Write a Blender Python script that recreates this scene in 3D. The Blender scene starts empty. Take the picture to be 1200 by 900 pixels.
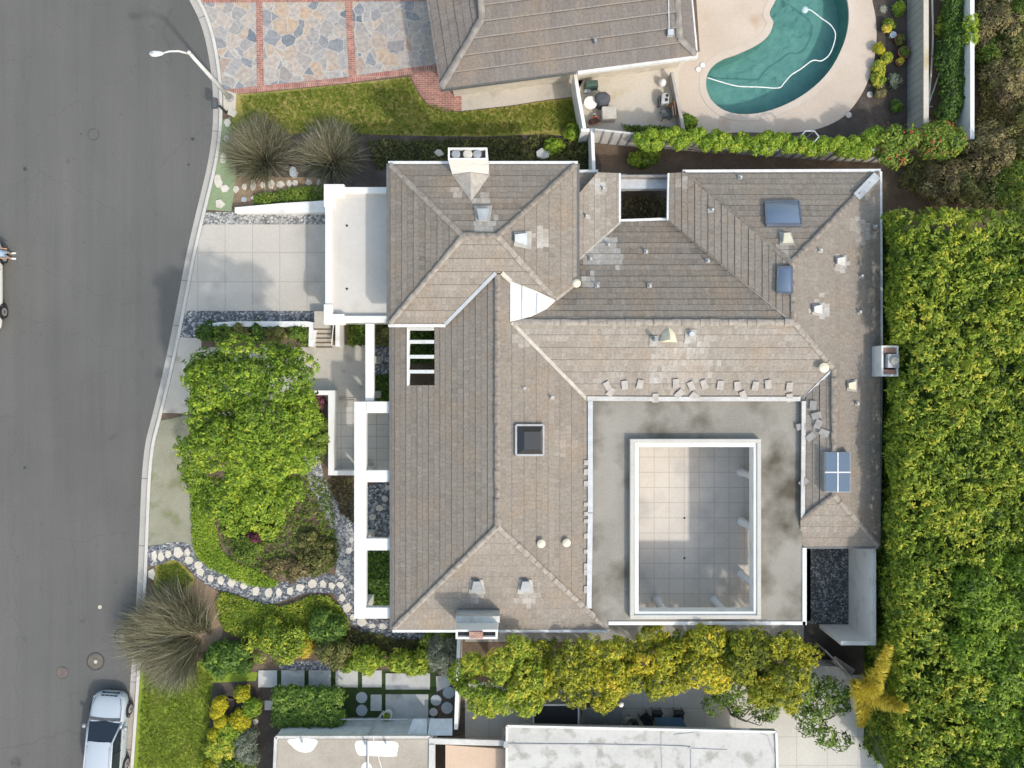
import bpy, bmesh, math, random
import numpy as np
from mathutils import Vector, Matrix
from mathutils.geometry import tessellate_polygon
R = math.radians
random.seed(7)
RNG = np.random.default_rng(7)
SC = bpy.context.scene
COL = SC.collection

# ------------------------------------------------------------------ camera, light, exposure
H = 42.0            # height of the camera over the gardens (m)
S = 0.045           # metres per photograph pixel on the ground
cam = bpy.data.cameras.new('camera'); cam.sensor_width = 36; cam.lens = 36 * H / (1200 * S)
cam.clip_start = 0.5; cam.clip_end = 2000
camo = bpy.data.objects.new('camera', cam); COL.objects.link(camo)
camo.location = (0, 0, H); camo.rotation_euler = (0, 0, 0)
SC.camera = camo
SUN_EL = R(46); SUN_AZ = math.atan2(0.65, -0.757)
SUN = Vector((math.sin(SUN_AZ) * math.cos(SUN_EL), math.cos(SUN_AZ) * math.cos(SUN_EL), math.sin(SUN_EL)))
W = bpy.data.worlds.new('World'); SC.world = W; W.use_nodes = True
wn = W.node_tree; wn.nodes.clear()
sky = wn.nodes.new('ShaderNodeTexSky'); sky.sky_type = 'NISHITA'; sky.sun_disc = False
sky.sun_elevation = SUN_EL; sky.sun_rotation = SUN_AZ; sky.air_density = 2.0; sky.dust_density = 3.0; sky.ozone_density = 0.6
bg = wn.nodes.new('ShaderNodeBackground'); bg.inputs['Strength'].default_value = 0.15
wo = wn.nodes.new('ShaderNodeOutputWorld')
wn.links.new(sky.outputs[0], bg.inputs[0]); wn.links.new(bg.outputs[0], wo.inputs[0])
sl = bpy.data.lights.new('sun', 'SUN'); sl.energy = 1.5; sl.angle = R(2.0); sl.color = (1.0, 0.95, 0.87)
slo = bpy.data.objects.new('sun', sl); COL.objects.link(slo); slo.location = (20, -20, 60)
slo.rotation_euler = SUN.to_track_quat('Z', 'Y').to_euler()
vs = SC.view_settings; vs.view_transform = 'Standard'; vs.look = 'None'; vs.gamma = 1; vs.exposure = 0.62
vs.use_curve_mapping = False
SC.cycles.max_bounces = 8; SC.cycles.diffuse_bounces = 6; SC.cycles.transparent_max_bounces = 8

# ------------------------------------------------------------------ helpers
def P(px, py, z=0.0):
    k = S * (H - z) / H
    return Vector(((px - 600) * k, (450 - py) * k, z))

def wloc(o):
    v = Vector((0, 0, 0))
    while o is not None:
        v = v + o.location; o = o.parent
    return v

def build(name, verts, faces, mat, parent=None, uvs=None, smooth=False, attr=None):
    """one mesh object; world-space vertices"""
    off = wloc(parent) if parent else Vector((0, 0, 0))
    me = bpy.data.meshes.new(name)
    me.from_pydata([(v[0] - off[0], v[1] - off[1], v[2] - off[2]) for v in verts], [], faces)
    mats = mat if isinstance(mat, (list, tuple)) else [mat]
    for m in mats: me.materials.append(m)
    if uvs is not None:
        l = me.uv_layers.new(name='UVMap')
        for i, lp in enumerate(me.loops): l.data[i].uv = uvs[lp.vertex_index]
    if attr is not None:
        a = me.attributes.new('tint', 'FLOAT', 'POINT'); a.data.foreach_set('value', np.asarray(attr, dtype=np.float32))
    if smooth:
        me.polygons.foreach_set('use_smooth', [True] * len(me.polygons))
    me.update()
    o = bpy.data.objects.new(name, me); COL.objects.link(o)
    if parent: o.parent = parent
    return o

class MB:
    def __init__(s): s.v = []; s.f = []
    def add(s, vs, fs):
        n = len(s.v); s.v += [Vector(v) for v in vs]; s.f += [tuple(i + n for i in f) for f in fs]
    def box(s, x0, x1, y0, y1, z0, z1):
        s.add([(x0,y0,z0),(x1,y0,z0),(x1,y1,z0),(x0,y1,z0),(x0,y0,z1),(x1,y0,z1),(x1,y1,z1),(x0,y1,z1)],
              [(3,2,1,0),(4,5,6,7),(0,1,5,4),(1,2,6,5),(2,3,7,6),(3,0,4,7)])
    def prism(s, pts, z0, z1):
        n = len(pts); base = [(p[0], p[1], z0) for p in pts]; top = [(p[0], p[1], z1) for p in pts]
        tri = [tuple(t) for t in tessellate_polygon([[Vector((p[0], p[1], 0)) for p in pts]])]
        area = sum(pts[i][0]*pts[(i+1)%n][1]-pts[(i+1)%n][0]*pts[i][1] for i in range(n))
        fs = []
        for t in tri:
            a,b,c = [pts[i] for i in t]
            cr = (b[0]-a[0])*(c[1]-a[1])-(b[1]-a[1])*(c[0]-a[0])
            t = t if cr > 0 else t[::-1]
            fs.append(tuple(i+n for i in t)); fs.append(t[::-1])
        for i in range(n):
            j = (i+1) % n
            fs.append((i,j,j+n,i+n) if area > 0 else (j,i,i+n,j+n))
        s.add(base+top, fs)
    def bar(s, a, b, w, h, up=Vector((0,0,1))):
        a, b = Vector(a), Vector(b); d = (b-a).normalized()
        sd = d.cross(up); sd = sd.normalized() if sd.length > 1e-5 else Vector((1,0,0)); u = sd.cross(d)
        c = [(-1,-1),(1,-1),(1,1),(-1,1)]
        vs = [a + sd*(w/2*i) + u*(h/2*j) for i,j in c] + [b + sd*(w/2*i) + u*(h/2*j) for i,j in c]
        s.add(vs, [(3,2,1,0),(4,5,6,7),(0,1,5,4),(1,2,6,5),(2,3,7,6),(3,0,4,7)])
    def tube(s, pts, r, n=10, cap=True):
        pts = [Vector(p) for p in pts]; rs = r if isinstance(r, (list, tuple)) else [r]*len(pts)
        vs = []; fs = []
        for i, p in enumerate(pts):
            d = (pts[min(i+1, len(pts)-1)] - pts[max(i-1, 0)])
            d = d.normalized() if d.length > 1e-7 else Vector((0,0,1))
            a = Vector((0,0,1)) if abs(d.z) < .9 else Vector((1,0,0))
            u = d.cross(a).normalized(); w = u.cross(d)
            for k in range(n):
                t = 2*math.pi*k/n; vs.append(p + (u*math.cos(t) + w*math.sin(t))*rs[i])
        for i in range(len(pts)-1):
            for k in range(n):
                k2 = (k+1) % n; fs.append((i*n+k, (i+1)*n+k, (i+1)*n+k2, i*n+k2))
        if cap:
            fs.append(tuple(range(n))); fs.append(tuple(range((len(pts)-1)*n, len(pts)*n))[::-1])
        s.add(vs, fs)
    def lathe(s, c, prof, n=20):
        c = Vector(c); vs = []; fs = []
        for r, z in prof:
            for k in range(n):
                t = 2*math.pi*k/n; vs.append(c + Vector((r*math.cos(t), r*math.sin(t), z)))
        for i in range(len(prof)-1):
            for k in range(n):
                k2 = (k+1) % n; fs.append((i*n+k, i*n+k2, (i+1)*n+k2, (i+1)*n+k))
        fs.append(tuple(range(n))[::-1]); fs.append(tuple(range((len(prof)-1)*n, len(prof)*n)))
        s.add(vs, fs)
    def build(s, name, mat, parent=None, smooth=False, bevel=0):
        o = build(name, s.v, s.f, mat, parent, smooth=smooth)
        if bevel:
            m = o.modifiers.new('bevel', 'BEVEL'); m.width = bevel; m.segments = 2; m.limit_method = 'ANGLE'
        return o

def tag(o, label, cat, group=None, kind=None):
    if label: o['label'] = label
    if cat: o['category'] = cat
    if group: o['group'] = group
    if kind: o['kind'] = kind
    return o
def thing(name, label, cat, loc=(0,0,0), group=None):
    o = bpy.data.objects.new(name, None); COL.objects.link(o); o.location = loc; o.empty_display_size = .3
    return tag(o, label, cat, group)
def struct(o):
    o['kind'] = 'structure'; return o

def fixn(o):
    bm = bmesh.new(); bm.from_mesh(o.data); bmesh.ops.recalc_face_normals(bm, faces=bm.faces); bm.to_mesh(o.data); bm.free(); return o
def smooth_px(pts, n=6, closed=True):
    out = []; N = len(pts)
    for i in range(N if closed else N-1):
        p0 = pts[(i-1) % N] if closed or i > 0 else pts[i]; p1 = pts[i]; p2 = pts[(i+1) % N]
        p3 = pts[(i+2) % N] if closed or i+2 < N else p2
        for k in range(n):
            t = k/n
            out.append(tuple(.5*((2*p1[j]) + (-p0[j]+p2[j])*t + (2*p0[j]-5*p1[j]+4*p2[j]-p3[j])*t*t + (-p0[j]+3*p1[j]-3*p2[j]+p3[j])*t**3) for j in (0,1)))
    if not closed: out.append(tuple(pts[-1]))
    return out

def sheet(name, px, z, mat, holes=None, parent=None):
    """flat ground sheet from photo coordinates at height z"""
    loops = [[P(a, b, z) for a, b in px]] + [[P(a, b, z) for a, b in h] for h in (holes or [])]
    flat = [v for l in loops for v in l]
    tri = tessellate_polygon([[Vector((v.x, v.y, 0)) for v in l] for l in loops])
    fs = []
    for t in tri:
        a,b,c = [flat[i] for i in t]
        fs.append(tuple(t) if (b-a).cross(c-a).z > 0 else tuple(t)[::-1])
    return build(name, flat, fs, mat, parent)

def ribbon(name, px, wid, z, mat):
    pts = [P(a, b, z) for a, b in px]; vs = []
    for i, p in enumerate(pts):
        d = (pts[min(i+1, len(pts)-1)] - pts[max(i-1, 0)]).normalized(); n = Vector((-d.y, d.x, 0))
        w = wid[i] if isinstance(wid, list) else wid
        vs += [p + n*w/2, p - n*w/2]
    return build(name, vs, [(2*i+1, 2*i+3, 2*i+2, 2*i) for i in range(len(pts)-1)], mat)

# ------------------------------------------------------------------ materials
def lin(r, g, b):
    f = lambda c: (c/255/12.92) if c/255 <= .04045 else ((c/255+.055)/1.055)**2.4
    return (f(r), f(g), f(b), 1)
def newmat(name):
    m = bpy.data.materials.new(name); m.use_nodes = True; nt = m.node_tree; nt.nodes.clear()
    out = nt.nodes.new('ShaderNodeOutputMaterial'); return m, nt, out
def N(nt, typ, **kw):
    n = nt.nodes.new(typ)
    for k, v in kw.items():
        if k in n.inputs.keys(): n.inputs[k].default_value = v
        else: setattr(n, k, v)
    return n
def ramp(nt, stops):
    r = nt.nodes.new('ShaderNodeValToRGB'); e = r.color_ramp.elements
    while len(e) < len(stops): e.new(.5)
    for i, (p, c) in enumerate(stops): e[i].position = p; e[i].color = c if len(c) == 4 else (*c, 1)
    return r
def mixc(nt, a, b, fac, mode='MIX'):
    m = nt.nodes.new('ShaderNodeMix'); m.data_type = 'RGBA'; m.blend_type = mode
    for s, v in ((m.inputs[6], a), (m.inputs[7], b), (m.inputs[0], fac)):
        if hasattr(v, 'is_output'): nt.links.new(v, s)
        else: s.default_value = v if not isinstance(v, tuple) or len(v) == 4 else (*v, 1)
    return m.outputs[2]

def M_plain(name, col, rough=.6, metal=0, spec=.4, var=.12, scale=3.0):
    m, nt, out = newmat(name); b = N(nt, 'ShaderNodeBsdfPrincipled'); b.inputs['Roughness'].default_value = rough
    b.inputs['Metallic'].default_value = metal; b.inputs['Specular IOR Level'].default_value = spec
    g = N(nt, 'ShaderNodeNewGeometry'); t = N(nt, 'ShaderNodeTexNoise'); t.inputs['Scale'].default_value = scale; t.inputs['Detail'].default_value = 5
    nt.links.new(g.outputs['Position'], t.inputs['Vector'])
    d = tuple(c*(1-var) for c in col[:3]); l = tuple(min(1, c*(1+var)) for c in col[:3])
    r = ramp(nt, [(.3, d), (.7, l)]); nt.links.new(t.outputs['Fac'], r.inputs[0])
    nt.links.new(r.outputs[0], b.inputs['Base Color']); nt.links.new(b.outputs[0], out.inputs[0]); return m

def M_ground(name, stops, big=.25, fine=6.0, bump=.3, rough=.9, speck=None, speck_scale=14, joints=None, stain=None, bdist=.05):
    """two noises mixed into a ramp, fine bump, optional specks, slab joints (dx,dy,ox,oy,width,colour) and stains"""
    m, nt, out = newmat(name); b = N(nt, 'ShaderNodeBsdfPrincipled'); b.inputs['Roughness'].default_value = rough
    b.inputs['Specular IOR Level'].default_value = .25
    g = N(nt, 'ShaderNodeNewGeometry'); pos = g.outputs['Position']
    a = N(nt, 'ShaderNodeTexNoise'); a.inputs['Scale'].default_value = big; a.inputs['Detail'].default_value = 6; a.inputs['Roughness'].default_value = .6
    f = N(nt, 'ShaderNodeTexNoise'); f.inputs['Scale'].default_value = fine; f.inputs['Detail'].default_value = 8; f.inputs['Roughness'].default_value = .7
    nt.links.new(pos, a.inputs['Vector']); nt.links.new(pos, f.inputs['Vector'])
    mx = N(nt, 'ShaderNodeMix'); mx.inputs[0].default_value = .45
    nt.links.new(a.outputs['Fac'], mx.inputs[2]); nt.links.new(f.outputs['Fac'], mx.inputs[3])
    r = ramp(nt, stops); nt.links.new(mx.outputs[0], r.inputs[0]); col = r.outputs[0]
    if stain:
        sn = N(nt, 'ShaderNodeTexNoise'); sn.inputs['Scale'].default_value = stain[1]; sn.inputs['Detail'].default_value = 5
        nt.links.new(pos, sn.inputs['Vector']); sr = ramp(nt, [(stain[2], (0,0,0)), (stain[3], (1,1,1))]); nt.links.new(sn.outputs['Fac'], sr.inputs[0])
        col = mixc(nt, col, stain[0], sr.outputs[0])
    if speck:
        v = N(nt, 'ShaderNodeTexVoronoi'); v.inputs['Scale'].default_value = speck_scale
        nt.links.new(pos, v.inputs['Vector'])
        sp = N(nt, 'ShaderNodeSeparateColor'); nt.links.new(v.outputs['Color'], sp.inputs[0])
        sr = ramp(nt, speck); nt.links.new(sp.outputs[0], sr.inputs[0]); col = mixc(nt, col, sr.outputs[0], .75)
    if joints:
        dx, dy, ox, oy, w, jc = joints; facs = []
        sx = N(nt, 'ShaderNodeSeparateXYZ'); nt.links.new(pos, sx.inputs[0])
        for ax, d, o in ((0, dx, ox), (1, dy, oy)):
            if not d: continue
            s1 = N(nt, 'ShaderNodeMath', operation='SUBTRACT'); nt.links.new(sx.outputs[ax], s1.inputs[0]); s1.inputs[1].default_value = o - d/2
            s2 = N(nt, 'ShaderNodeMath', operation='FLOORED_MODULO'); nt.links.new(s1.outputs[0], s2.inputs[0]); s2.inputs[1].default_value = d
            s3 = N(nt, 'ShaderNodeMath', operation='SUBTRACT'); nt.links.new(s2.outputs[0], s3.inputs[0]); s3.inputs[1].default_value = d/2
            s4 = N(nt, 'ShaderNodeMath', operation='ABSOLUTE'); nt.links.new(s3.outputs[0], s4.inputs[0])
            s5 = N(nt, 'ShaderNodeMath', operation='LESS_THAN'); nt.links.new(s4.outputs[0], s5.inputs[0]); s5.inputs[1].default_value = w/2
            facs.append(s5.outputs[0])
        fo = facs[0]
        if len(facs) == 2:
            mm = N(nt, 'ShaderNodeMath', operation='MAXIMUM'); nt.links.new(facs[0], mm.inputs[0]); nt.links.new(facs[1], mm.inputs[1]); fo = mm.outputs[0]
        m3 = N(nt, 'ShaderNodeMath', operation='MULTIPLY'); nt.links.new(fo, m3.inputs[0]); m3.inputs[1].default_value = .7
        col = mixc(nt, col, jc, m3.outputs[0])
    nt.links.new(col, b.inputs['Base Color'])
    bp = N(nt, 'ShaderNodeBump'); bp.inputs['Strength'].default_value = bump; bp.inputs['Distance'].default_value = bdist
    if speck: nt.links.new(v.outputs['Distance'], bp.inputs['Height']); bp.invert = True
    else: nt.links.new(f.outputs['Fac'], bp.inputs['Height'])
    nt.links.new(bp.outputs[0], b.inputs['Normal'])
    nt.links.new(b.outputs[0], out.inputs[0]); return m

def M_leaf(name, stops, trans=.2, rough=.5):
    m, nt, out = newmat(name)
    a = N(nt, 'ShaderNodeAttribute'); a.attribute_name = 'tint'
    r = ramp(nt, stops); nt.links.new(a.outputs['Fac'], r.inputs[0])
    d = N(nt, 'ShaderNodeBsdfPrincipled'); d.inputs['Roughness'].default_value = rough; d.inputs['Specular IOR Level'].default_value = .25
    t = N(nt, 'ShaderNodeBsdfTranslucent'); mx = N(nt, 'ShaderNodeMixShader'); mx.inputs[0].default_value = trans
    nt.links.new(r.outputs[0], d.inputs['Base Color']); nt.links.new(r.outputs[0], t.inputs[0])
    nt.links.new(d.outputs[0], mx.inputs[1]); nt.links.new(t.outputs[0], mx.inputs[2]); nt.links.new(mx.outputs[0], out.inputs[0]); return m

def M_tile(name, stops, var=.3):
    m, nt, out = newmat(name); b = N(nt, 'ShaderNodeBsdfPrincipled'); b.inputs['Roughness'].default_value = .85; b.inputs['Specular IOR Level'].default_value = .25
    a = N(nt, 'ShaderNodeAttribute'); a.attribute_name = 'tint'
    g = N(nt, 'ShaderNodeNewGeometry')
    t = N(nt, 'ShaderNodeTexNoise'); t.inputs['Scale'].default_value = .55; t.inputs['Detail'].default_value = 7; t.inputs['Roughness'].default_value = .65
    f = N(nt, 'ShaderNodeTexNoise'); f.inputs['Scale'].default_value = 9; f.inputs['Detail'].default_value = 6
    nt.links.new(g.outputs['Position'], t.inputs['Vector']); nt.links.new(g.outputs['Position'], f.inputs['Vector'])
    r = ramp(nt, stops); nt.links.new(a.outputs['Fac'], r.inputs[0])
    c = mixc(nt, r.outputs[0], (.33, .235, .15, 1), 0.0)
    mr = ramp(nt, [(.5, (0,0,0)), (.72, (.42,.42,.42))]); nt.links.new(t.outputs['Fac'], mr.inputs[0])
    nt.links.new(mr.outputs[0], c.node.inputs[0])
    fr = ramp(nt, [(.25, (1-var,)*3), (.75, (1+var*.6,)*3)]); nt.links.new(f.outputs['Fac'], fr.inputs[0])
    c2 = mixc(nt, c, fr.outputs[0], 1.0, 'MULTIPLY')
    nt.links.new(c2, b.inputs['Base Color'])
    bp = N(nt, 'ShaderNodeBump'); bp.inputs['Strength'].default_value = .25; bp.inputs['Distance'].default_value = .03
    nt.links.new(f.outputs['Fac'], bp.inputs['Height']); nt.links.new(bp.outputs[0], b.inputs['Normal'])
    nt.links.new(b.outputs[0], out.inputs[0]); return m

def M_glass(name, col, rough=.08, spec=.6):
    m, nt, out = newmat(name); b = N(nt, 'ShaderNodeBsdfPrincipled'); b.inputs['Base Color'].default_value = col
    b.inputs['Roughness'].default_value = rough; b.inputs['Specular IOR Level'].default_value = spec
    nt.links.new(b.outputs[0], out.inputs[0]); return m

def M_water(name):
    m, nt, out = newmat(name)
    t = N(nt, 'ShaderNodeBsdfTransparent'); t.inputs[0].default_value = (.84, .94, .92, 1)
    g = N(nt, 'ShaderNodeBsdfGlossy'); g.inputs['Roughness'].default_value = .03
    fr = N(nt, 'ShaderNodeFresnel'); fr.inputs['IOR'].default_value = 1.33
    ge = N(nt, 'ShaderNodeNewGeometry'); no = N(nt, 'ShaderNodeTexNoise'); no.inputs['Scale'].default_value = 3.0; no.inputs['Detail'].default_value = 6
    nt.links.new(ge.outputs['Position'], no.inputs['Vector'])
    bp = N(nt, 'ShaderNodeBump'); bp.inputs['Strength'].default_value = .5; bp.inputs['Distance'].default_value = .1
    nt.links.new(no.outputs['Fac'], bp.inputs['Height']); nt.links.new(bp.outputs[0], g.inputs['Normal']); nt.links.new(bp.outputs[0], fr.inputs['Normal'])
    mx = N(nt, 'ShaderNodeMixShader'); nt.links.new(fr.outputs[0], mx.inputs[0]); nt.links.new(t.outputs[0], mx.inputs[1]); nt.links.new(g.outputs[0], mx.inputs[2])
    nt.links.new(mx.outputs[0], out.inputs[0]); return m

def M_flagstone(name):
    m, nt, out = newmat(name); b = N(nt, 'ShaderNodeBsdfPrincipled'); b.inputs['Roughness'].default_value = .8; b.inputs['Specular IOR Level'].default_value = .3
    g = N(nt, 'ShaderNodeNewGeometry'); no = N(nt, 'ShaderNodeTexNoise'); no.inputs['Scale'].default_value = 1.5; no.inputs['Detail'].default_value = 3
    nt.links.new(g.outputs['Position'], no.inputs['Vector'])
    ad = N(nt, 'ShaderNodeVectorMath', operation='MULTIPLY_ADD'); nt.links.new(no.outputs['Color'], ad.inputs[0]); ad.inputs[1].default_value = (.5,.5,0); nt.links.new(g.outputs['Position'], ad.inputs[2])
    ml = N(nt, 'ShaderNodeVectorMath', operation='MULTIPLY'); nt.links.new(ad.outputs[0], ml.inputs[0]); ml.inputs[1].default_value = (1,1,0)
    v = N(nt, 'ShaderNodeTexVoronoi'); v.inputs['Scale'].default_value = 1.55
    e = N(nt, 'ShaderNodeTexVoronoi'); e.feature = 'DISTANCE_TO_EDGE'; e.inputs['Scale'].default_value = 1.55
    for x in (v, e): nt.links.new(ml.outputs[0], x.inputs['Vector'])
    sp = N(nt, 'ShaderNodeSeparateColor'); nt.links.new(v.outputs['Color'], sp.inputs[0])
    r = ramp(nt, [(0, (.15,.18,.21)), (.12, (.29,.29,.295)), (.3, (.40,.355,.315)), (.45, (.45,.345,.255)), (.6, (.34,.335,.335)), (.78, (.44,.385,.34)), (.93, (.23,.25,.28)), (1, (.43,.32,.24))]); r.color_ramp.interpolation = 'LINEAR'
    nt.links.new(sp.outputs[0], r.inputs[0])
    f = N(nt, 'ShaderNodeTexNoise'); f.inputs['Scale'].default_value = 5; f.inputs['Detail'].default_value = 7; nt.links.new(g.outputs['Position'], f.inputs['Vector'])
    fr = ramp(nt, [(.25, (.68,.7,.74)), (.75, (1.2,1.15,1.1))]); nt.links.new(f.outputs['Fac'], fr.inputs[0])
    c = mixc(nt, r.outputs[0], fr.outputs[0], 1.0, 'MULTIPLY')
    er = ramp(nt, [(.012, (1,1,1)), (.03, (0,0,0))]); nt.links.new(e.outputs['Distance'], er.inputs[0])
    c2 = mixc(nt, c, (.45,.43,.40,1), er.outputs[0]); nt.links.new(c2, b.inputs['Base Color']); nt.links.new(b.outputs[0], out.inputs[0]); return m

def M_brick(name, c1, c2, mortar, sx=.22, sy=.075, rot=0.0, ms=.012):
    m, nt, out = newmat(name); b = N(nt, 'ShaderNodeBsdfPrincipled'); b.inputs['Roughness'].default_value = .85
    g = N(nt, 'ShaderNodeNewGeometry'); mp = N(nt, 'ShaderNodeMapping'); mp.inputs['Rotation'].default_value = (0,0,rot)
    nt.links.new(g.outputs['Position'], mp.inputs['Vector'])
    t = N(nt, 'ShaderNodeTexBrick'); t.inputs['Scale'].default_value = 1; t.inputs['Brick Width'].default_value = sx; t.inputs['Row Height'].default_value = sy
    t.inputs['Mortar Size'].default_value = ms; t.inputs['Color1'].default_value = (*c1,1); t.inputs['Color2'].default_value = (*c2,1); t.inputs['Mortar'].default_value = (*mortar,1)
    t.inputs['Bias'].default_value = -.1
    nt.links.new(mp.outputs[0], t.inputs['Vector'])
    f = N(nt, 'ShaderNodeTexNoise'); f.inputs['Scale'].default_value = 2.5; f.inputs['Detail'].default_value = 6; nt.links.new(g.outputs['Position'], f.inputs['Vector'])
    fr = ramp(nt, [(.3, (.7,.7,.72)), (.7, (1.2,1.15,1.1))]); nt.links.new(f.outputs['Fac'], fr.inputs[0])
    c = mixc(nt, t.outputs['Color'], fr.outputs[0], 1.0, 'MULTIPLY'); nt.links.new(c, b.inputs['Base Color']); nt.links.new(b.outputs[0], out.inputs[0]); return m

def M_asphalt():
    m, nt, out = newmat('asphalt'); b = N(nt, 'ShaderNodeBsdfPrincipled'); b.inputs['Roughness'].default_value = .9; b.inputs['Specular IOR Level'].default_value = .25
    g = N(nt, 'ShaderNodeNewGeometry'); pos = g.outputs['Position']
    def noise(sc, det, vec=None, rough=.6):
        t = N(nt, 'ShaderNodeTexNoise'); t.inputs['Scale'].default_value = sc; t.inputs['Detail'].default_value = det; t.inputs['Roughness'].default_value = rough
        nt.links.new(vec or pos, t.inputs['Vector']); return t.outputs['Fac']
    mp = N(nt, 'ShaderNodeMapping'); mp.inputs['Scale'].default_value = (1, .05, 1); mp.inputs['Rotation'].default_value = (0,0,.04); nt.links.new(pos, mp.inputs['Vector'])
    base = ramp(nt, [(.3, (.100,.099,.096)), (.5, (.120,.119,.115)), (.7, (.136,.134,.129))]); nt.links.new(noise(.07, 4), base.inputs[0])
    st = ramp(nt, [(.3, (.9,.9,.905)), (.5, (1,1,1)), (.7, (1.09,1.085,1.075))]); nt.links.new(noise(1.1, 6, mp.outputs[0], .7), st.inputs[0])
    c = mixc(nt, base.outputs[0], st.outputs[0], 1.0, 'MULTIPLY')
    ag = ramp(nt, [(.25, (.72,.72,.72)), (.5, (1,1,1)), (.78, (1.3,1.29,1.27))]); nt.links.new(noise(16, 8, None, .8), ag.inputs[0])
    c = mixc(nt, c, ag.outputs[0], 1.0, 'MULTIPLY')
    oil = ramp(nt, [(.66, (0,0,0)), (.78, (.6,.6,.6))]); nt.links.new(noise(1.3, 3), oil.inputs[0]); c = mixc(nt, c, (.08,.079,.077,1), oil.outputs[0])
    v = N(nt, 'ShaderNodeTexVoronoi'); v.feature = 'DISTANCE_TO_EDGE'; v.inputs['Scale'].default_value = .16
    w = N(nt, 'ShaderNodeVectorMath', operation='MULTIPLY_ADD'); t = N(nt, 'ShaderNodeTexNoise'); t.inputs['Scale'].default_value = .8; t.inputs['Detail'].default_value = 5; nt.links.new(pos, t.inputs['Vector'])
    nt.links.new(t.outputs['Color'], w.inputs[0]); w.inputs[1].default_value = (1.6,1.6,0); nt.links.new(pos, w.inputs[2]); nt.links.new(w.outputs[0], v.inputs['Vector'])
    cr = ramp(nt, [(.0015, (.28,.28,.28)), (.004, (0,0,0))]); nt.links.new(v.outputs['Distance'], cr.inputs[0]); c = mixc(nt, c, (.065,.064,.062,1), cr.outputs[0])
    nt.links.new(c, b.inputs['Base Color']); bp = N(nt, 'ShaderNodeBump'); bp.inputs['Strength'].default_value = .2; bp.inputs['Distance'].default_value = .02
    nt.links.new(noise(22, 6), bp.inputs['Height']); nt.links.new(bp.outputs[0], b.inputs['Normal']); nt.links.new(b.outputs[0], out.inputs[0]); return m
asphalt = M_asphalt()
gutterm = M_ground('gutter_concrete', [(.3, (.33,.31,.28)), (.7, (.47,.45,.42))], .5, 8, .1)
kerbm = M_ground('kerb_concrete', [(.3, (.46,.44,.40)), (.7, (.62,.60,.56))], .8, 8, .1)
drive = M_ground('driveway_concrete', [(.3, (.42,.385,.34)), (.5, (.49,.455,.41)), (.7, (.55,.515,.47))], .35, 7, .08, .85, joints=(1.44, 1.54, -15.12, 6.93, .035, (.3,.27,.24,1)), stain=((.40,.36,.32,1), .8, .58, .78))
walkm = M_ground('walkway_concrete', [(.3, (.40,.37,.32)), (.7, (.54,.50,.44))], .5, 8, .1, .9, stain=((.33,.30,.26,1), 1.2, .55, .75))
tilem = M_ground('terrace_tiles', [(.3, (.46,.44,.40)), (.7, (.60,.58,.53))], .5, 8, .05, .7, joints=(.62, .62, -9.0, -.9, .03, (.22,.21,.2,1)))
courtm = M_ground('courtyard_paving', [(.3, (.54,.49,.43)), (.5, (.64,.59,.53)), (.7, (.72,.67,.6))], .35, 8, .05, .75, joints=(.79, .80, 8.28, -3.05, .03, (.37,.33,.28,1)), stain=((.47,.45,.42,1), .55, .52, .75))
patiom = M_ground('patio_concrete', [(.3, (.42,.38,.32)), (.5, (.52,.475,.41)), (.7, (.6,.56,.49))], .3, 8, .08, .85, stain=((.40,.32,.2,1), .7, .55, .75))
deckm = M_ground('pool_deck_concrete', [(.3, (.44,.36,.29)), (.5, (.52,.435,.36)), (.7, (.59,.505,.43))], .3, 8, .08, .85, stain=((.40,.27,.18,1), .5, .6, .8))
copem = M_ground('pool_coping', [(.3, (.47,.40,.335)), (.7, (.60,.52,.45))], .6, 8, .08, .8)
southpat = M_ground('south_patio_concrete', [(.3, (.44,.43,.40)), (.7, (.60,.59,.55))], .4, 8, .08, .85, joints=(1.62, 1.5, 15.0, -17.1, .03, (.3,.29,.27,1)))
sidem = M_ground('side_path_concrete', [(.3, (.26,.25,.23)), (.7, (.42,.41,.38))], .6, 8, .1, .9)
soil = M_ground('soil', [(.3, (.085,.062,.045)), (.5, (.15,.11,.08)), (.7, (.235,.18,.13))], .7, 7, .6, .95, bdist=.1)
drysoil = M_ground('dry_soil', [(.3, (.16,.11,.07)), (.5, (.25,.18,.12)), (.7, (.36,.27,.19))], .7, 7, .5, .95)
mulch = M_ground('dark_mulch', [(.3, (.05,.042,.036)), (.5, (.085,.07,.06)), (.7, (.15,.125,.11))], 1.0, 14, .8, .95)
lawnm = M_ground('lawn', [(.28, (.10,.17,.02)), (.45, (.17,.25,.028)), (.6, (.24,.29,.04)), (.75, (.34,.30,.10))], .5, 5, .5, .95)
lawnn = M_ground('dry_lawn', [(.26, (.085,.11,.022)), (.42, (.15,.175,.033)), (.54, (.28,.24,.065)), (.68, (.39,.31,.14))], .45, 5, .5, .95)
palegr = M_ground('pale_parkway_turf', [(.3, (.19,.19,.135)), (.5, (.27,.262,.2)), (.7, (.34,.33,.265))], .7, 12, .5, .95, stain=((.17,.18,.085,1), .9, .5, .7))
stripgr = M_ground('green_strip', [(.3, (.16,.22,.12)), (.7, (.30,.36,.22))], .9, 9, .4, .95)
gravel = M_ground('blue_gravel', [(.3, (.12,.13,.145)), (.7, (.22,.23,.25))], 1, 20, .9, .8, speck=[(0,(.04,.045,.055)), (.45,(.12,.13,.15)), (.75,(.26,.27,.29)), (1,(.62,.6,.57))], speck_scale=11, bdist=.06)
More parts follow.
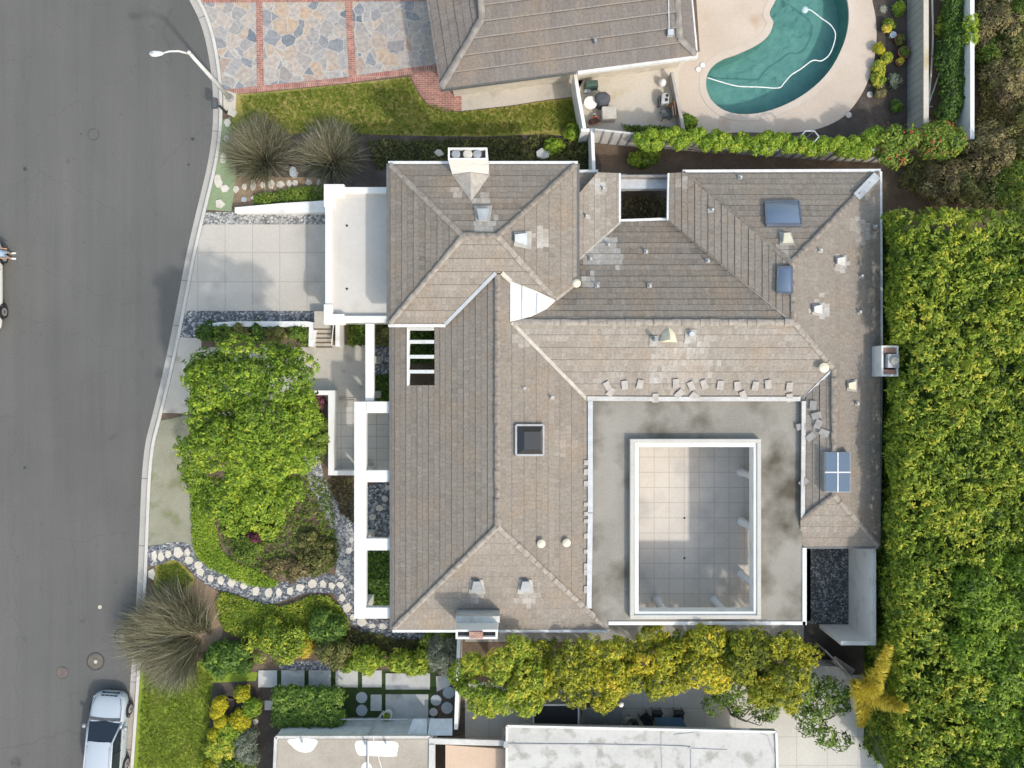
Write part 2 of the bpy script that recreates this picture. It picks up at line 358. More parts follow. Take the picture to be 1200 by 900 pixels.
gravel2 = M_ground('grey_gravel', [(.3, (.2,.2,.2)), (.7, (.36,.35,.33))], 1, 20, .9, .8, speck=[(0,(.09,.09,.095)), (.45,(.26,.26,.26)), (.75,(.45,.44,.42)), (1,(.7,.68,.64))], speck_scale=11, bdist=.06)
gravel3 = M_ground('dark_gravel', [(.3, (.07,.08,.085)), (.7, (.15,.16,.165))], 1, 20, .9, .8, speck=[(0,(.03,.035,.04)), (.5,(.09,.1,.105)), (.8,(.2,.21,.21)), (1,(.5,.5,.48))], speck_scale=13, bdist=.06)
flatroof = M_ground('gravel_flat_roof', [(.25, (.17,.16,.138)), (.5, (.295,.278,.245)), (.75, (.38,.36,.325))], .35, 12, .5, .95, stain=((.10,.088,.066,1), .5, .47, .70))
tanroof = M_ground('tan_flat_roof', [(.25, (.27,.235,.195)), (.5, (.37,.33,.28)), (.75, (.46,.42,.365))], .6, 9, .3, .95)
whiteroof = M_ground('white_membrane_roof', [(.3, (.40,.395,.38)), (.5, (.49,.485,.47)), (.7, (.56,.56,.545))], .5, 5, .05, .7, stain=((.33,.32,.295,1), 1.5, .53, .66))
garroof = M_ground('garage_roof_coating', [(.3, (.50,.475,.44)), (.7, (.60,.575,.54))], .4, 4, .04, .8, stain=((.46,.42,.37,1), .4, .6, .8))
white = M_ground('white_stucco', [(.3, (.69,.69,.675)), (.7, (.80,.80,.79))], .6, 12, .06, .8, stain=((.58,.565,.53,1), 1.4, .56, .76))
colw = M_plain('white_column_paint', (.84,.84,.83), .7, var=.02)
dirtywhite = M_ground('weathered_white_stucco', [(.3, (.36,.35,.33)), (.55, (.56,.55,.53)), (.75, (.72,.71,.69))], .8, 6, .1, .85)
blockw = M_ground('grey_block_wall', [(.3, (.26,.26,.25)), (.7, (.43,.43,.41))], .8, 10, .3, .9, joints=(0, .4, 0, 0, .05, (.2,.2,.2,1)))
houseblue = M_plain('pale_grey_wall', (.62,.66,.70), .8)
beige = M_ground('beige_deck_roof', [(.3, (.50,.36,.26)), (.7, (.62,.47,.36))], .5, 8, .05, .7)
stonem = M_ground('cream_flagstone', [(.3, (.40,.36,.30)), (.5, (.56,.52,.45)), (.7, (.68,.65,.58))], 1.2, 9, .2, .85)
bluestone = M_ground('blue_grey_stone', [(.3, (.28,.31,.34)), (.7, (.42,.45,.47))], 1.2, 9, .2, .85)
paver = M_ground('concrete_paver', [(.3, (.36,.36,.34)), (.5, (.48,.48,.46)), (.7, (.58,.57,.54))], 1.0, 9, .1, .9, stain=((.2,.19,.17,1), .9, .6, .8))
flag = M_flagstone('multicolour_flagstone')
brick = M_brick('brick_paving', (.30,.115,.09), (.42,.20,.16), (.40,.33,.28), .11, .3, 0)
brickv = M_brick('brick_paving_cross', (.30,.115,.09), (.42,.20,.16), (.40,.33,.28), .3, .11, 0)
brickr = M_brick('red_brick', (.33,.12,.08), (.42,.17,.11), (.4,.36,.32), .2, .07)
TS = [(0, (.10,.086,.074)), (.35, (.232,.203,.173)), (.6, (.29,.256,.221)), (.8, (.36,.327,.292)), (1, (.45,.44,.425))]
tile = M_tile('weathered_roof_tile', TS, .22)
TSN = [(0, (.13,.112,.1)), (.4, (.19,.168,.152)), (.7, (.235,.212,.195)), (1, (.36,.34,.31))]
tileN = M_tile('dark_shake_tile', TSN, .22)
lightclay = M_plain('pale_mortar', (.46,.43,.38), .85, var=.2, scale=4)
hipm = M_plain('hip_tile', (.245,.212,.182), .85, var=.3, scale=5)
hipl = M_plain('pale_hip_tile', (.305,.27,.235), .85, var=.25, scale=5)
gutterw = M_plain('white_gutter_metal', (.66,.66,.65), .5, var=.1)
gutterd = M_plain('dark_gutter_metal', (.13,.13,.13), .5)
greymetal = M_plain('grey_metal', (.34,.35,.37), .45, .3)
galv = M_plain('galvanised_flashing', (.50,.52,.54), .5, .2)
creamm = M_plain('cream_paint', (.72,.66,.50), .6)
darkhole = M_plain('soot_black', (.02,.02,.022), .9)
black = M_plain('black_plastic', (.025,.026,.028), .5)
charcoal = M_plain('charcoal_cover', (.075,.085,.10), .8)
dgreen = M_plain('dark_green_plastic', (.05,.09,.075), .55)
terracotta = M_plain('terracotta', (.36,.13,.075), .8)
wood = M_plain('brown_wood', (.24,.125,.06), .7, var=.3)
greywood = M_plain('grey_weathered_wood', (.30,.27,.25), .8, var=.25)
bark = M_plain('bark', (.20,.165,.13), .9, var=.35, scale=8)
palebark = M_plain('pale_bark', (.44,.40,.36), .9, var=.3, scale=8)
glassb = M_glass('blue_skylight_glass', (.13,.175,.25,1), .12, .8)
glassk = M_glass('smoked_skylight_dome', (.028,.03,.033,1), .1, .6)
solar = M_glass('blue_grey_pane', (.10,.15,.215,1), .1, .6)
carglass = M_glass('car_glass', (.015,.022,.035,1), .05, .7)
silver = M_glass('silver_blue_paint', (.40,.45,.51,1), .28, .5)
carwhite = M_glass('white_paint', (.78,.79,.76,1), .3, .5)
rubber = M_plain('tyre_rubber', (.022,.022,.024), .85)
alloy = M_plain('alloy_wheel', (.5,.51,.53), .35, .7)
poolm = M_ground('pool_plaster', [(.3, (.12,.29,.275)), (.5, (.17,.355,.33)), (.7, (.22,.41,.37))], .7, 2.2, .05, .6, stain=((.20,.40,.36,1), 1.6, .5, .62))
shelfm = M_ground('pool_shelf', [(.3, (.13,.30,.28)), (.7, (.2,.37,.33))], .6, 4, .05, .6)
water = M_water('pool_water')
hosem = M_plain('white_hose', (.75,.78,.76), .5)
bluem = M_plain('slate_blue_top', (.10,.18,.27), .45)
slab = M_plain('dark_grey_panel', (.13,.14,.14), .7)
meshblk = M_plain('black_mesh', (.028,.03,.034), .9)
skin = M_plain('skin', (.50,.28,.20), .6)
shirt = M_plain('pale_blue_cloth', (.42,.55,.72), .85)
shortm = M_plain('grey_blue_shorts', (.30,.40,.52), .85)
hairm = M_plain('dark_hair', (.03,.02,.015), .6)
lampwhite = M_plain('white_lamp_metal', (.62,.63,.63), .45, .1)
concp = M_plain('pale_concrete_block', (.48,.45,.40), .9, var=.15)

L_lime = M_leaf('lime_leaf', [(0,(.045,.08,.012)), (.3,(.125,.20,.020)), (.6,(.25,.335,.032)), (.85,(.41,.45,.05)), (1,(.55,.50,.06))])
L_tree = M_leaf('tree_leaf', [(0,(.055,.10,.014)), (.35,(.135,.235,.022)), (.7,(.26,.38,.034)), (1,(.42,.48,.05))])
L_yel = M_leaf('yellow_leaf', [(0,(.07,.095,.015)), (.3,(.19,.22,.022)), (.6,(.36,.37,.03)), (.85,(.55,.50,.036)), (1,(.64,.48,.04))])
L_dark = M_leaf('dark_leaf', [(0,(.025,.05,.013)), (.5,(.07,.14,.022)), (.85,(.15,.25,.036)), (1,(.25,.34,.06))])
L_mid = M_leaf('mid_green_leaf', [(0,(.045,.075,.015)), (.5,(.12,.195,.026)), (.85,(.24,.33,.042)), (1,(.36,.40,.07))])
L_olive = M_leaf('olive_leaf', [(0,(.06,.065,.022)), (.5,(.155,.165,.046)), (.85,(.26,.25,.075)), (1,(.38,.34,.13))])
L_brown = M_leaf('dry_brown_leaf', [(0,(.07,.052,.03)), (.4,(.165,.13,.065)), (.75,(.26,.235,.09)), (1,(.40,.32,.17))])
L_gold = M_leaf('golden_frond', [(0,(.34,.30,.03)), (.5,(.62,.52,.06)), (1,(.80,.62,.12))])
L_grass = M_leaf('fountain_grass_blade', [(0,(.045,.043,.025)), (.45,(.125,.12,.068)), (.8,(.24,.23,.145)), (1,(.48,.45,.35))], .2)
L_red = M_leaf('red_flower', [(0,(.30,.05,.03)), (1,(.62,.16,.08))])
L_purple = M_leaf('purple_leaf', [(0,(.06,.02,.03)), (.6,(.2,.06,.09)), (1,(.32,.14,.17))])
L_flower = M_leaf('yellow_flower', [(0,(.13,.20,.02)), (.4,(.38,.37,.02)), (1,(.66,.54,.025))])
L_silver = M_leaf('silver_leaf', [(0,(.09,.11,.07)), (.5,(.21,.24,.17)), (1,(.40,.43,.33))])
L_blade = M_leaf('grass_blade', [(0,(.085,.14,.018)), (.5,(.20,.28,.03)), (.85,(.33,.37,.05)), (1,(.45,.40,.14))], .3)

# ------------------------------------------------------------------ the setting
EDGE = [(190,-80),(208,-30),(222,0),(232,20),(240,45),(246,78),(249,110),(249,140),(247,165),(242,195),(235,225),(226,262),(217,302),(207,355),(197,405),(187,450),(177,490),(170,518),(166,552),(164,590),(162,640),(160,686),(156,747),(152,800),(148,858),(145,900),(142,950),(137,1010)]
EDGE = smooth_px(EDGE, 4, closed=False)
ED = [P(a, b) for a, b in EDGE]
def offset(pts, d):
    out = []
    for i, p in enumerate(pts):
        t = (pts[min(i+1, len(pts)-1)] - pts[max(i-1, 0)]).normalized(); out.append(p + Vector((-t.y, t.x, 0))*d)
    return out
def strip(a, b, z):
    vs = [Vector((p.x, p.y, z)) for p in a] + [Vector((p.x, p.y, z)) for p in b]; n = len(a)
    return vs, [(i, i+1, n+i+1, n+i) for i in range(n-1)]
G0, G1, K1 = offset(ED, -.02), offset(ED, .36), offset(ED, .52)
struct(build('ground', [(-300,-300,-1.6),(300,-300,-1.6),(300,300,-1.6),(-300,300,-1.6)], [(0,1,2,3)], soil))
rp = [Vector((-70, ED[0].y, -.12))] + [Vector((p.x, p.y, -.12)) for p in ED] + [Vector((-70, ED[-1].y, -.12))]
mb = MB(); mb.v = rp; mb.f = [tuple(t) for t in tessellate_polygon([[Vector((p.x,p.y,0)) for p in rp]])]
mb.f = [t if (rp[t[1]]-rp[t[0]]).cross(rp[t[2]]-rp[t[0]]).z > 0 else t[::-1] for t in mb.f]
struct(mb.build('road', asphalt))
v, f = strip(G0, G1, -.114); struct(build('gutter', v, f, gutterm))
kb = MB(); n = len(ED)
vs = []
for a, b in zip(G1, K1): vs += [(a.x,a.y,-.2),(a.x,a.y,.035),(b.x,b.y,.035),(b.x,b.y,-.2)]
kb.add(vs, [(4*i+k, 4*i+k+1, 4*i+k+5, 4*i+k+4) for i in range(n-1) for k in range(3)])
struct(kb.build('kerb', kerbm))
kj = MB()                                   # kerb joints
for yy in (22, 155, 322, 380, 420, 557, 640, 797, 880):
    i = min(range(n), key=lambda k: abs(ED[k].y - P(0, yy).y)); t = (ED[i+1]-ED[i]).normalized(); nn = Vector((-t.y, t.x, 0))
    a, b = ED[i], ED[i] + nn*.36
    kj.bar((a.x,a.y,-.112), (b.x,b.y,-.112), .03, .004)
struct(kj.build('kerb_joint', M_plain('dark_joint', (.10,.10,.09), .9)))
yard = [Vector((p.x, p.y, 0)) for p in K1] + [Vector((60, K1[-1].y, 0)), Vector((60, K1[0].y, 0))]
mb = MB(); mb.prism([(p.x, p.y) for p in yard], -.24, 0); struct(mb.build('garden_ground', soil))
def edge_between(y0, y1, d=.53):
    pts = offset(ED, d); k = 1200 * 0
    sel = [p for p in pts if P(0, y1).y <= p.y <= P(0, y0).y]
    return [(600 + p.x/S, 450 - p.y/S) for p in sel]
Z = .008
e = edge_between(-20, 110); struct(sheet('flagstone_driveway', e + [(266,108),(300,105),(505,80),(520,78),(520,-30),(232,-30)], Z, flag))
struct(sheet('brick_band', [(264,105),(300,101),(400,91),(505,76),(520,74),(520,82),(505,84),(400,98),(300,108),(266,111)], Z+.012, brick))
struct(sheet('brick_band', [(300,-20),(307,-20),(309,100),(301,101)], Z+.016, brickv))
struct(sheet('brick_band', [(403,-20),(411,-20),(418,91),(409,92)], Z+.016, brickv))
struct(sheet('brick_band', [(230,-6),(520,-6),(520,1),(233,3)], Z+.02, brick))
struct(sheet('brick_path', smooth_px([(481,88),(487,101),(494,113),(503,123),(514,129)], 4, False) + [(541,130),(541,104),(520,100),(516,80)], Z+.008, brickv))
struct(sheet('side_walk', [(540,130),(595,124),(640,117),(674,113),(690,80),(540,96)], Z+.004, walkm))
struct(sheet('lawn', [(277,110),(300,109),(400,99),(480,90),(487,104),(494,116),(503,125),(515,131),(541,131),(595,125),(640,118),(675,114),(690,150),(688,204),(470,200),(270,205),(265,190),(268,160)], Z, lawnn))
struct(sheet('planting_bed', smooth_px([(300,162),(380,155),(450,158),(560,160),(640,158),(692,168),(694,215),(560,212),(450,218),(380,222),(310,215),(270,210),(274,180)], 4), Z+.004, mulch))
struct(sheet('planting_bed', smooth_px([(275,205),(330,208),(372,208),(382,216),(382,238),(275,246)], 2), Z+.01, drysoil))
e = edge_between(135, 248); struct(sheet('green_strip', e + [(271,248),(277,205),(276,185),(270,150),(270,137)], Z+.014, stripgr))
struct(sheet('lamp_footing', [(261,104),(277,110),(276,128),(262,130)], Z+.03, patiom))
# neighbour's terrace and pool
struct(sheet('patio', [(676,84),(806,66),(800,86),(800,150),(760,158),(692,152),(680,140)], Z+.004, patiom))
POOL = smooth_px([(908,-48),(911,-8),(902,15),(906,27),(900,42),(886,53),(865,63),(846,70),(834,79),(828,91),(828,105),(835,119),(850,130),(871,134),(897,131),(926,120),(951,104),(971,84),(985,60),(993,35),(994,8),(986,-20),(968,-45),(935,-55)], 5, False)
DECK = smooth_px([(1023,-60),(1021,-10),(1026,20),(1027,50),(1022,80),(1010,110),(988,137),(955,152),(915,156),(870,155),(825,157),(806,148),(797,120),(796,84)], 5, False) + [(806,66),(820,60),(812,-60)]
def grow(pts, d):
    c = [P(a, b) for a, b in pts]; o = []
    n = len(c)
    area = sum(c[i].x*c[(i+1)%n].y - c[(i+1)%n].x*c[i].y for i in range(n))
    for i in range(n):
        t = (c[(i+1)%n] - c[i-1]).normalized(); nn = Vector((t.y, -t.x, 0)) * (1 if area > 0 else -1)
        q = c[i] + nn*d; o.append((600+q.x/S, 450-q.y/S))
    return o
COPE = grow(POOL, .36)
struct(sheet('pool_deck', DECK, Z+.01, deckm, [COPE]))
# the yard slab itself must be open under the pool: rebuild it with the basin cut out
bpy.data.objects.remove(bpy.data.objects['garden_ground'])
yl = [(600+p.x/S, 450-p.y/S) for p in yard]
struct(sheet('garden_ground', yl, 0, soil, [COPE]))
sk = MB(); cc = [P(a, b) for a, b in COPE]
pool = thing('swimming_pool', 'curved teal swimming pool with a pale coping set in the pink deck', 'pool', P(900, 80))
mb = MB(); pp = [P(a, b) for a, b in POOL]; n = len(pp)
vs = []
for p, c in zip(pp, cc): vs += [(c.x,c.y,-.1),(c.x,c.y,.03),(p.x,p.y,.03),(p.x,p.y,-.1)]
mb.add(vs, [(4*i+k, 4*((i+1)%n)+k, 4*((i+1)%n)+k+1, 4*i+k+1) for i in range(n) for k in range(3)])
o = mb.build('coping', copem, pool)
bm = bmesh.new(); bm.from_mesh(o.data); bmesh.ops.recalc_face_normals(bm, faces=bm.faces); bm.to_mesh(o.data); bm.free()
mb = MB(); mb.add([(p.x,p.y,-.08) for p in pp] + [(p.x,p.y,-1.3) for p in pp], [(i, (i+1)%n, n+(i+1)%n, n+i) for i in range(n)])
tri = tessellate_polygon([[Vector((p.x,p.y,0)) for p in pp]]); mb.f += [tuple(n+i for i in t) for t in tri]
mb.build('basin', poolm, pool)
mb = MB(); q = [P(a, b) for a, b in [(904,16),(909,26),(921,10),(915,-10),(912,-10)]]; mb.prism([(p.x,p.y) for p in q], -1.29, -.35); mb.build('entry_step', shelfm, pool)
w = sheet('water', POOL, -.10, water); struct(w)
t = thing('pool_hose', 'white floating cleaner hose curving across the pool water', 'hose', P(940, 90, -.06))
hp = [(829,91),(845,96),(865,101),(890,102),(912,103),(919,97),(927,88),(938,81),(952,71),(963,71),(973,62),(979,42),(974,30),(962,21),(950,12),(944,11)]
mb = MB(); mb.tube([P(a, b, -.055) for a, b in smooth_px(hp, 6, False)], .03, 8); mb.build('hose', hosem, t, True)
mb = MB(); mb.lathe(P(942.5, 12, -.12), [(.17,0),(.19,.05),(.15,.12),(.05,.15)]); mb.build('float', M_plain('grey_float', (.42,.55,.58)), t, True)
for a, b in ((818,81),(823,76)):
    m2 = MB(); m2.lathe(P(a, b, .018), [(.13,0),(.14,.02),(.10,.035),(.02,.04)]); tag(m2.build('skimmer_lid', white, None, True), 'round white skimmer lid on the pink deck left of the pool', 'lid', 'white lids in the pool deck')
struct(sheet('garden_bed', [(1020,-60)] + smooth_px([(1021,-10),(1026,20),(1027,50),(1022,80),(1010,110),(988,137),(955,152),(915,157)], 4, False) + [(1060,170),(1068,150),(1068,-60)], Z, mulch))
struct(sheet('service_path', [(1086,-60),(1132,-60),(1134,160),(1087,150)], Z, soil))
# main garden
e = edge_between(256, 372); struct(sheet('driveway', e + [(396,368),(396,262),(242,262)], Z+.01, drive))
struct(sheet('gravel_strip', [(241,248.5),(382,248.5),(384,263),(238,263)], Z+.018, gravel2))
e = edge_between(366, 397); struct(sheet('gravel_strip', e + [(238,397),(240,384),(372,382),(372,364.5),(220,364.5)], Z+.02, gravel))
struct(sheet('planting_bed', [(236,384),(366,380),(366,407),(236,407)], Z+.026, soil))
e = edge_between(395, 487); struct(sheet('front_walk', e + [(300,487),(300,470),(360,466),(392,472),(429,472),(429,404),(240,404),(236,396.5)], Z+.022, walkm))
struct(sheet('terrace', [(389,470),(460,470),(460,556),(389,556)], Z+.03, tilem))
e = edge_between(486, 642); struct(sheet('parkway', e + [(200,640),(216,638),(228,646),(226,610),(222,572),(222,486)], Z+.008, palegr))
struct(sheet('groundcover_bed', smooth_px([(221,565),(240,560),(380,490),(392,480),(392,560),(418,560),(418,700),(395,690),(330,702),(270,685),(238,665),(226,640)], 3), Z+.003, soil))
struct(sheet('lawn', smooth_px([(182,662),(192,656),(208,656),(218,666),(228,678),(222,690),(205,700),(182,700)], 3), Z+.009, lawnn))
struct(sheet('planting_bed', smooth_px([(215,668),(250,690),(258,700),(260,745),(230,765),(190,740),(170,715),(180,695)], 3), Z+.005, drysoil))
e = edge_between(752, 940); struct(sheet('lawn', e + [(250,940),(248,880),(244,830),(250,800),(300,798),(302,788),(250,785),(225,770),(195,752),(165,745)], Z+.012, lawnm))
struct(sheet('planting_bed', [(256,693),(330,712),(390,690),(410,720),(440,742),(545,745),(545,790),(300,792),(270,780),(250,755)], Z+.004, soil))
struct(sheet('mulch_path', [(300,792),(545,780),(545,860),(300,940),(245,940),(246,880),(250,800)], Z+.008, mulch))
struct(sheet('moss_strip', [(300,786),(512,786),(512,845),(400,845),(400,806),(322,806),(310,800)], Z+.014, M_ground('dark_moss', [(.3,(.02,.035,.012)),(.7,(.055,.09,.025))], 1, 12, .6)))
struct(sheet('blue_gravel_border', [(328,776),(380,774),(420,776),(420,785),(328,785)], Z+.018, gravel))
# stone path and gravel branch
PATH = smooth_px([(172,652),(186,650),(200,646),(215,648),(227,657),(238,669),(258,680),(285,689),(312,696),(335,692),(358,685),(385,684),(400,691),(412,712),(426,730),(445,737),(465,739),(520,742)], 5, False)
pw = []
for i in range(len(PATH)):
    pw.append(.98 + .08*math.sin(i*.5))
struct(ribbon('gravel_path', PATH, pw, Z+.024, gravel))
BR = smooth_px([(372,505),(366,530),(368,552),(376,575),(388,597),(400,617),(405,640),(407,665),(404,690)], 5, False)
struct(ribbon('gravel_path', BR, [.75 + .5*i/len(BR) for i in range(len(BR))], Z+.020, gravel2))
struct(sheet('gravel_court', [(390,600),(430,570),(460,560),(460,645),(420,740),(398,690)], Z+.016, gravel))
struct(sheet('side_path', [(545,728),(942,728),(942,752),(545,752)], Z+.02, sidem))
struct(sheet('side_yard', [(935,730),(1040,730),(1040,790),(935,790)], Z+.004, mulch))
struct(sheet('gravel_court', [(430,378),(462,378),(462,440),(430,440)], Z+.02, gravel))
struct(sheet('south_patio', [(545,800),(1045,790),(1045,940),(545,940)], Z+.01, southpat))
struct(sheet('east_passage', [(1030,190),(1080,190),(1080,745),(1030,745)], Z+.006, soil))

for a, b_, r_ in ((29,198,.12),(226,163,.10),(221,193,.07),(95,157,.05),(29,548,.09),(255,640,0.0)):
    if r_:
        m = MB(); c = P(a, b_, -.118); k = 9; g = random.Random(a); m.add([c + Vector((math.cos(6.283*i/k)*r_*g.uniform(.6,1.3), math.sin(6.283*i/k)*r_*g.uniform(.6,1.3), 0)) for i in range(k)], [tuple(range(k))]); struct(m.build('road_stain', M_plain('oil_stain', (.05,.05,.05), .8)))
# manholes and marks on the road
def disc(name, px, py, r, z, mat, label, cat, group=None, ring=None):
    t = thing(name, label, cat, P(px, py, z), group)
    c = wloc(t); m = MB(); m.lathe(c, [(r*.86, 0), (r*.86, .006), (.001, .007)], 28); m.build('cover', mat, t)
    if ring:
        m = MB(); k = 32
        vs = []
        for rr, zz in ((r*.86,.003),(r*.9,.008),(r,.008),(r*1.03,.0)):
            vs += [c + Vector((rr*math.cos(2*math.pi*j/k), rr*math.sin(2*math.pi*j/k), zz)) for j in range(k)]
        m.add(vs, [(a*k+j, (a+1)*k+j, (a+1)*k+(j+1)%k, a*k+(j+1)%k) for a in range(3) for j in range(k)])
        m.build('rim', ring, t)
    return t
ringd = M_plain('dark_iron_ring', (.055,.055,.055), .8); ringl = M_plain('worn_iron', (.085,.082,.08), .8, var=.25); coverm = M_plain('worn_asphalt_cover', (.13,.115,.10), .85, var=.25, scale=4)
rz = -.117
disc('manhole_cover', 109.5, 157.5, .31, rz, asphalt, 'thin dark ringed manhole cover in the upper road', 'manhole', None, ringl)
disc('manhole_cover', 112, 775, .47, rz, coverm, 'brown manhole cover with a heavy dark ring ahead of the silver car', 'manhole', None, ringd)
disc('manhole_cover', 144, 746, .45, rz, coverm, 'manhole cover with a dark ring beside the kerb and the fountain grass', 'manhole', None, ringd)
disc('manhole_cover', 73, 788.5, .33, rz, M_plain('reddish_cover', (.14,.115,.105), .9, var=.15), 'faint reddish manhole cover left of the silver car', 'manhole', None, ringl)
disc('manhole_cover', 18.5, 894, .33, rz, ringl, 'grey manhole cover at the bottom left of the road', 'manhole', None, asphalt)
disc('survey_disc', 117, 711.5, .12, rz, M_plain('pale_disc', (.5,.48,.36), .6), 'small pale round disc in the road above the manholes', 'disc')
for a, b, r in ((144, 746, .13), (112, 775.5, .1)):
    m = MB(); m.lathe(P(a, b, rz+.008), [(r,0),(r*.7,.006),(.001,.008)], 16); o = m.build('cement_patch', concp); tag(o, 'pale cement patch in the manhole beside the kerb' if a == 144 else 'pale cement patch in the manhole ahead of the silver car', 'patch')

# ------------------------------------------------------------------ roofs
class Plane:          # z = a x + b y + c
    def __init__(s, a, b, c): s.a, s.b, s.c = a, b, c
    def at(s, px, py, up=0):
        u, v = (px-600)*S/H, (450-py)*S/H; m = s.a*u + s.b*v; z = (m*H + s.c + up)/(1+m)
        return P(px, py, z)
    def n(s): return Vector((-s.a, -s.b, 1)).normalized()
    def z(s, x, y): return s.a*x + s.b*y + s.c
def slope(p0, z0, dwn, pitch):    # falls along dwn from a point at z0
    d = Vector((dwn[0], dwn[1])).normalized(); a, b = -pitch*d.x, -pitch*d.y
    return Plane(a, b, z0 - a*p0[0] - b*p0[1])
def eave_plane(a, b, z, pitch, inside):
    A, B, I = P(*a, z), P(*b, z), P(*inside, z); t = (B-A).normalized(); n = Vector((-t.y, t.x, 0))
    if n.dot(I-A) < 0: n = -n
    return slope((A.x, A.y), z, (-n.x, -n.y), pitch)
def clip(poly, axis, val, keep_greater):
    out = []; n = len(poly)
    for i in range(n):
        p, q = poly[i], poly[(i+1) % n]
        ip = (p[axis] >= val) == keep_greater or p[axis] == val; iq = (q[axis] >= val) == keep_greater or q[axis] == val
        if ip: out.append(p)
        if ip != iq:
            t = (val - p[axis])/(q[axis] - p[axis]); out.append(tuple(p[k] + t*(q[k]-p[k]) for k in range(len(p))))
    return out
def parea(p): return abs(sum(p[i][0]*p[(i+1)%len(p)][1]-p[(i+1)%len(p)][0]*p[i][1] for i in range(len(p))))/2
def hole_pieces(poly, x0, x1, y0, y1):
    l = clip(poly, 0, x0, False); r = clip(poly, 0, x1, True); m = clip(clip(poly, 0, x0, True), 0, x1, False)
    return [q for q in (l, r, clip(m, 1, y0, False), clip(m, 1, y1, True)) if len(q) > 2]
def tile_roof(name, polys, pl, mat, parent, course=.31, tw=.21, lip=.028, patches=(), base=.45, spread=.045, strong=2, deck=.1, sunlit_edge=0):
    """laid tiles: every tile is its own tilted piece, courses parallel to the eave"""
    n = pl.n(); dn = Vector((pl.a, pl.b, 0))
    up = (Vector((pl.a, pl.b, pl.a**2 + pl.b**2))).normalized(); eu = up.cross(n).normalized()
    O = Vector((0, 0, pl.c)); rnd = random.Random(len(name) + int(abs(pl.c)*1000))
    V, F, T = [], [], []
    pat = [(pl.at(a, b), r, t) for a, b, r, t in patches]
    colf = {}
    for poly in polys:
        p3 = [pl.at(*q) for q in poly]
        pts = [((p-O).dot(eu), (p-O).dot(up)) for p in p3]
        # deck below the tiles
        k = len(V); V += [p - n*.012 for p in p3] + [p - n*deck for p in p3]; m = len(p3); T += [-.3]*(2*m)
        for t in tessellate_polygon([[Vector((a, b, 0)) for a, b in pts]]):
            F.append(tuple(k+i for i in t)); F.append(tuple(k+m+i for i in t[::-1]))
        for i in range(m): F.append((k+i, k+(i+1)%m, k+m+(i+1)%m, k+m+i))
        v0, v1 = min(p[1] for p in pts), max(p[1] for p in pts)
        ci = math.floor(v0/course)
        while ci*course < v1:
            a, b = ci*course, (ci+1)*course
            row = clip(clip(pts, 1, a + (.03 if ci % strong == 0 else .008), True), 1, b, False)
            if len(row) > 2:
                if ci not in colf: colf[ci] = (rnd.random(), rnd.gauss(0, .03))
                off, rowt = colf[ci]
                rl = lip*(1.25 if ci % strong == 0 else .7)
                u0, u1 = min(p[0] for p in row), max(p[0] for p in row)
                ti = math.floor(u0/tw - off)
                while (ti+off)*tw < u1:
                    q = clip(clip(row, 0, (ti+off)*tw+.002, True), 0, (ti+1+off)*tw-.002, False)
                    if len(q) > 2 and parea(q) > .001:
                        cu, cv = sum(p[0] for p in q)/len(q), sum(p[1] for p in q)/len(q)
                        c3 = O + eu*cu + up*cv
                        t = base + rowt + rnd.gauss(0, spread)
                        for pc, r, pt in pat:
                            dd = (c3-pc).length
                            if dd < r*(.55+.6*rnd.random()): t = pt + rnd.gauss(0, .06)
                        lf = rl*(1 + rnd.gauss(0, .10)); tw_ = rnd.gauss(0, .002)
                        k = len(V); nq = len(q)
                        if sum(q[i][0]*q[(i+1)%nq][1]-q[(i+1)%nq][0]*q[i][1] for i in range(nq)) < 0: q = q[::-1]
                        for uu, vv in q:
                            h = lf*(1-(vv-a)/course) + tw_*(uu-cu)/tw
                            V.append(O + eu*uu + up*vv + n*h)
                        F.append(tuple(range(k, k+nq)))
                        T += [t]*nq
                        if sunlit_edge:  # pale strip paints sunlight onto the lower edge of each course
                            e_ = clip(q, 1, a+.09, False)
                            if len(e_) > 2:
                                k3 = len(V); V += [O + eu*uu + up*vv + n*(lf*(1-(vv-a)/course)+.006) for uu, vv in e_]; T += [sunlit_edge]*len(e_); F.append(tuple(range(k3, k3+len(e_))))
                        k2 = len(V)
                        for uu, vv in q: V.append(O + eu*uu + up*vv - n*.03)
                        T += [-.4]*nq  # tile sides tinted dark: dirty butts plus painted shade between courses
                        for i in range(nq): F.append((k+i, k2+i, k2+(i+1)%nq, k+(i+1)%nq))
                    ti += 1
            ci += 1
    return build(name, V, F, mat, parent, attr=T)
def caps(name, pts, w, h, mat, parent, step=.42, seed=1, lift=.05):
    """row of ridge / hip tiles along a line"""
    r = random.Random(seed); mb = MB()
    for a, b in zip(pts[:-1], pts[1:]):
        a, b = Vector(a), Vector(b); L = (b-a).length; d = (b-a)/L; k = max(1, int(L/step))
        sd = d.cross(Vector((0,0,1))).normalized(); up = sd.cross(d)
        for i in range(k):
            s = a + d*(L*i/k); e = a + d*(L*(i+1)/k + .03); ww = w*(1+r.gauss(0,.06)); l = lift + r.gauss(0,.008)
            prof = [(-.5,-.06),(-.3,.6),(0,1),(.3,.6),(.5,-.06)]
            vs = [s + sd*(ww*x) + up*(h*y+l+.02) for x, y in prof] + [e + sd*(ww*x*.94) + up*(h*y*.9+l) for x, y in prof]
            mb.add(vs, [(j+5, j+6, j+1, j) for j in range(4)] + [(0,1,2,3,4), (9,8,7,6,5)])
    return mb.build(name, mat, parent)
def line_bar(name, pts, w, h, mat, parent, lift=0, smooth=False):
    mb = MB()
    for a, b in zip(pts[:-1], pts[1:]): mb.bar(Vector(a)+Vector((0,0,lift)), Vector(b)+Vector((0,0,lift)), w, h)
    return mb.build(name, mat, parent)

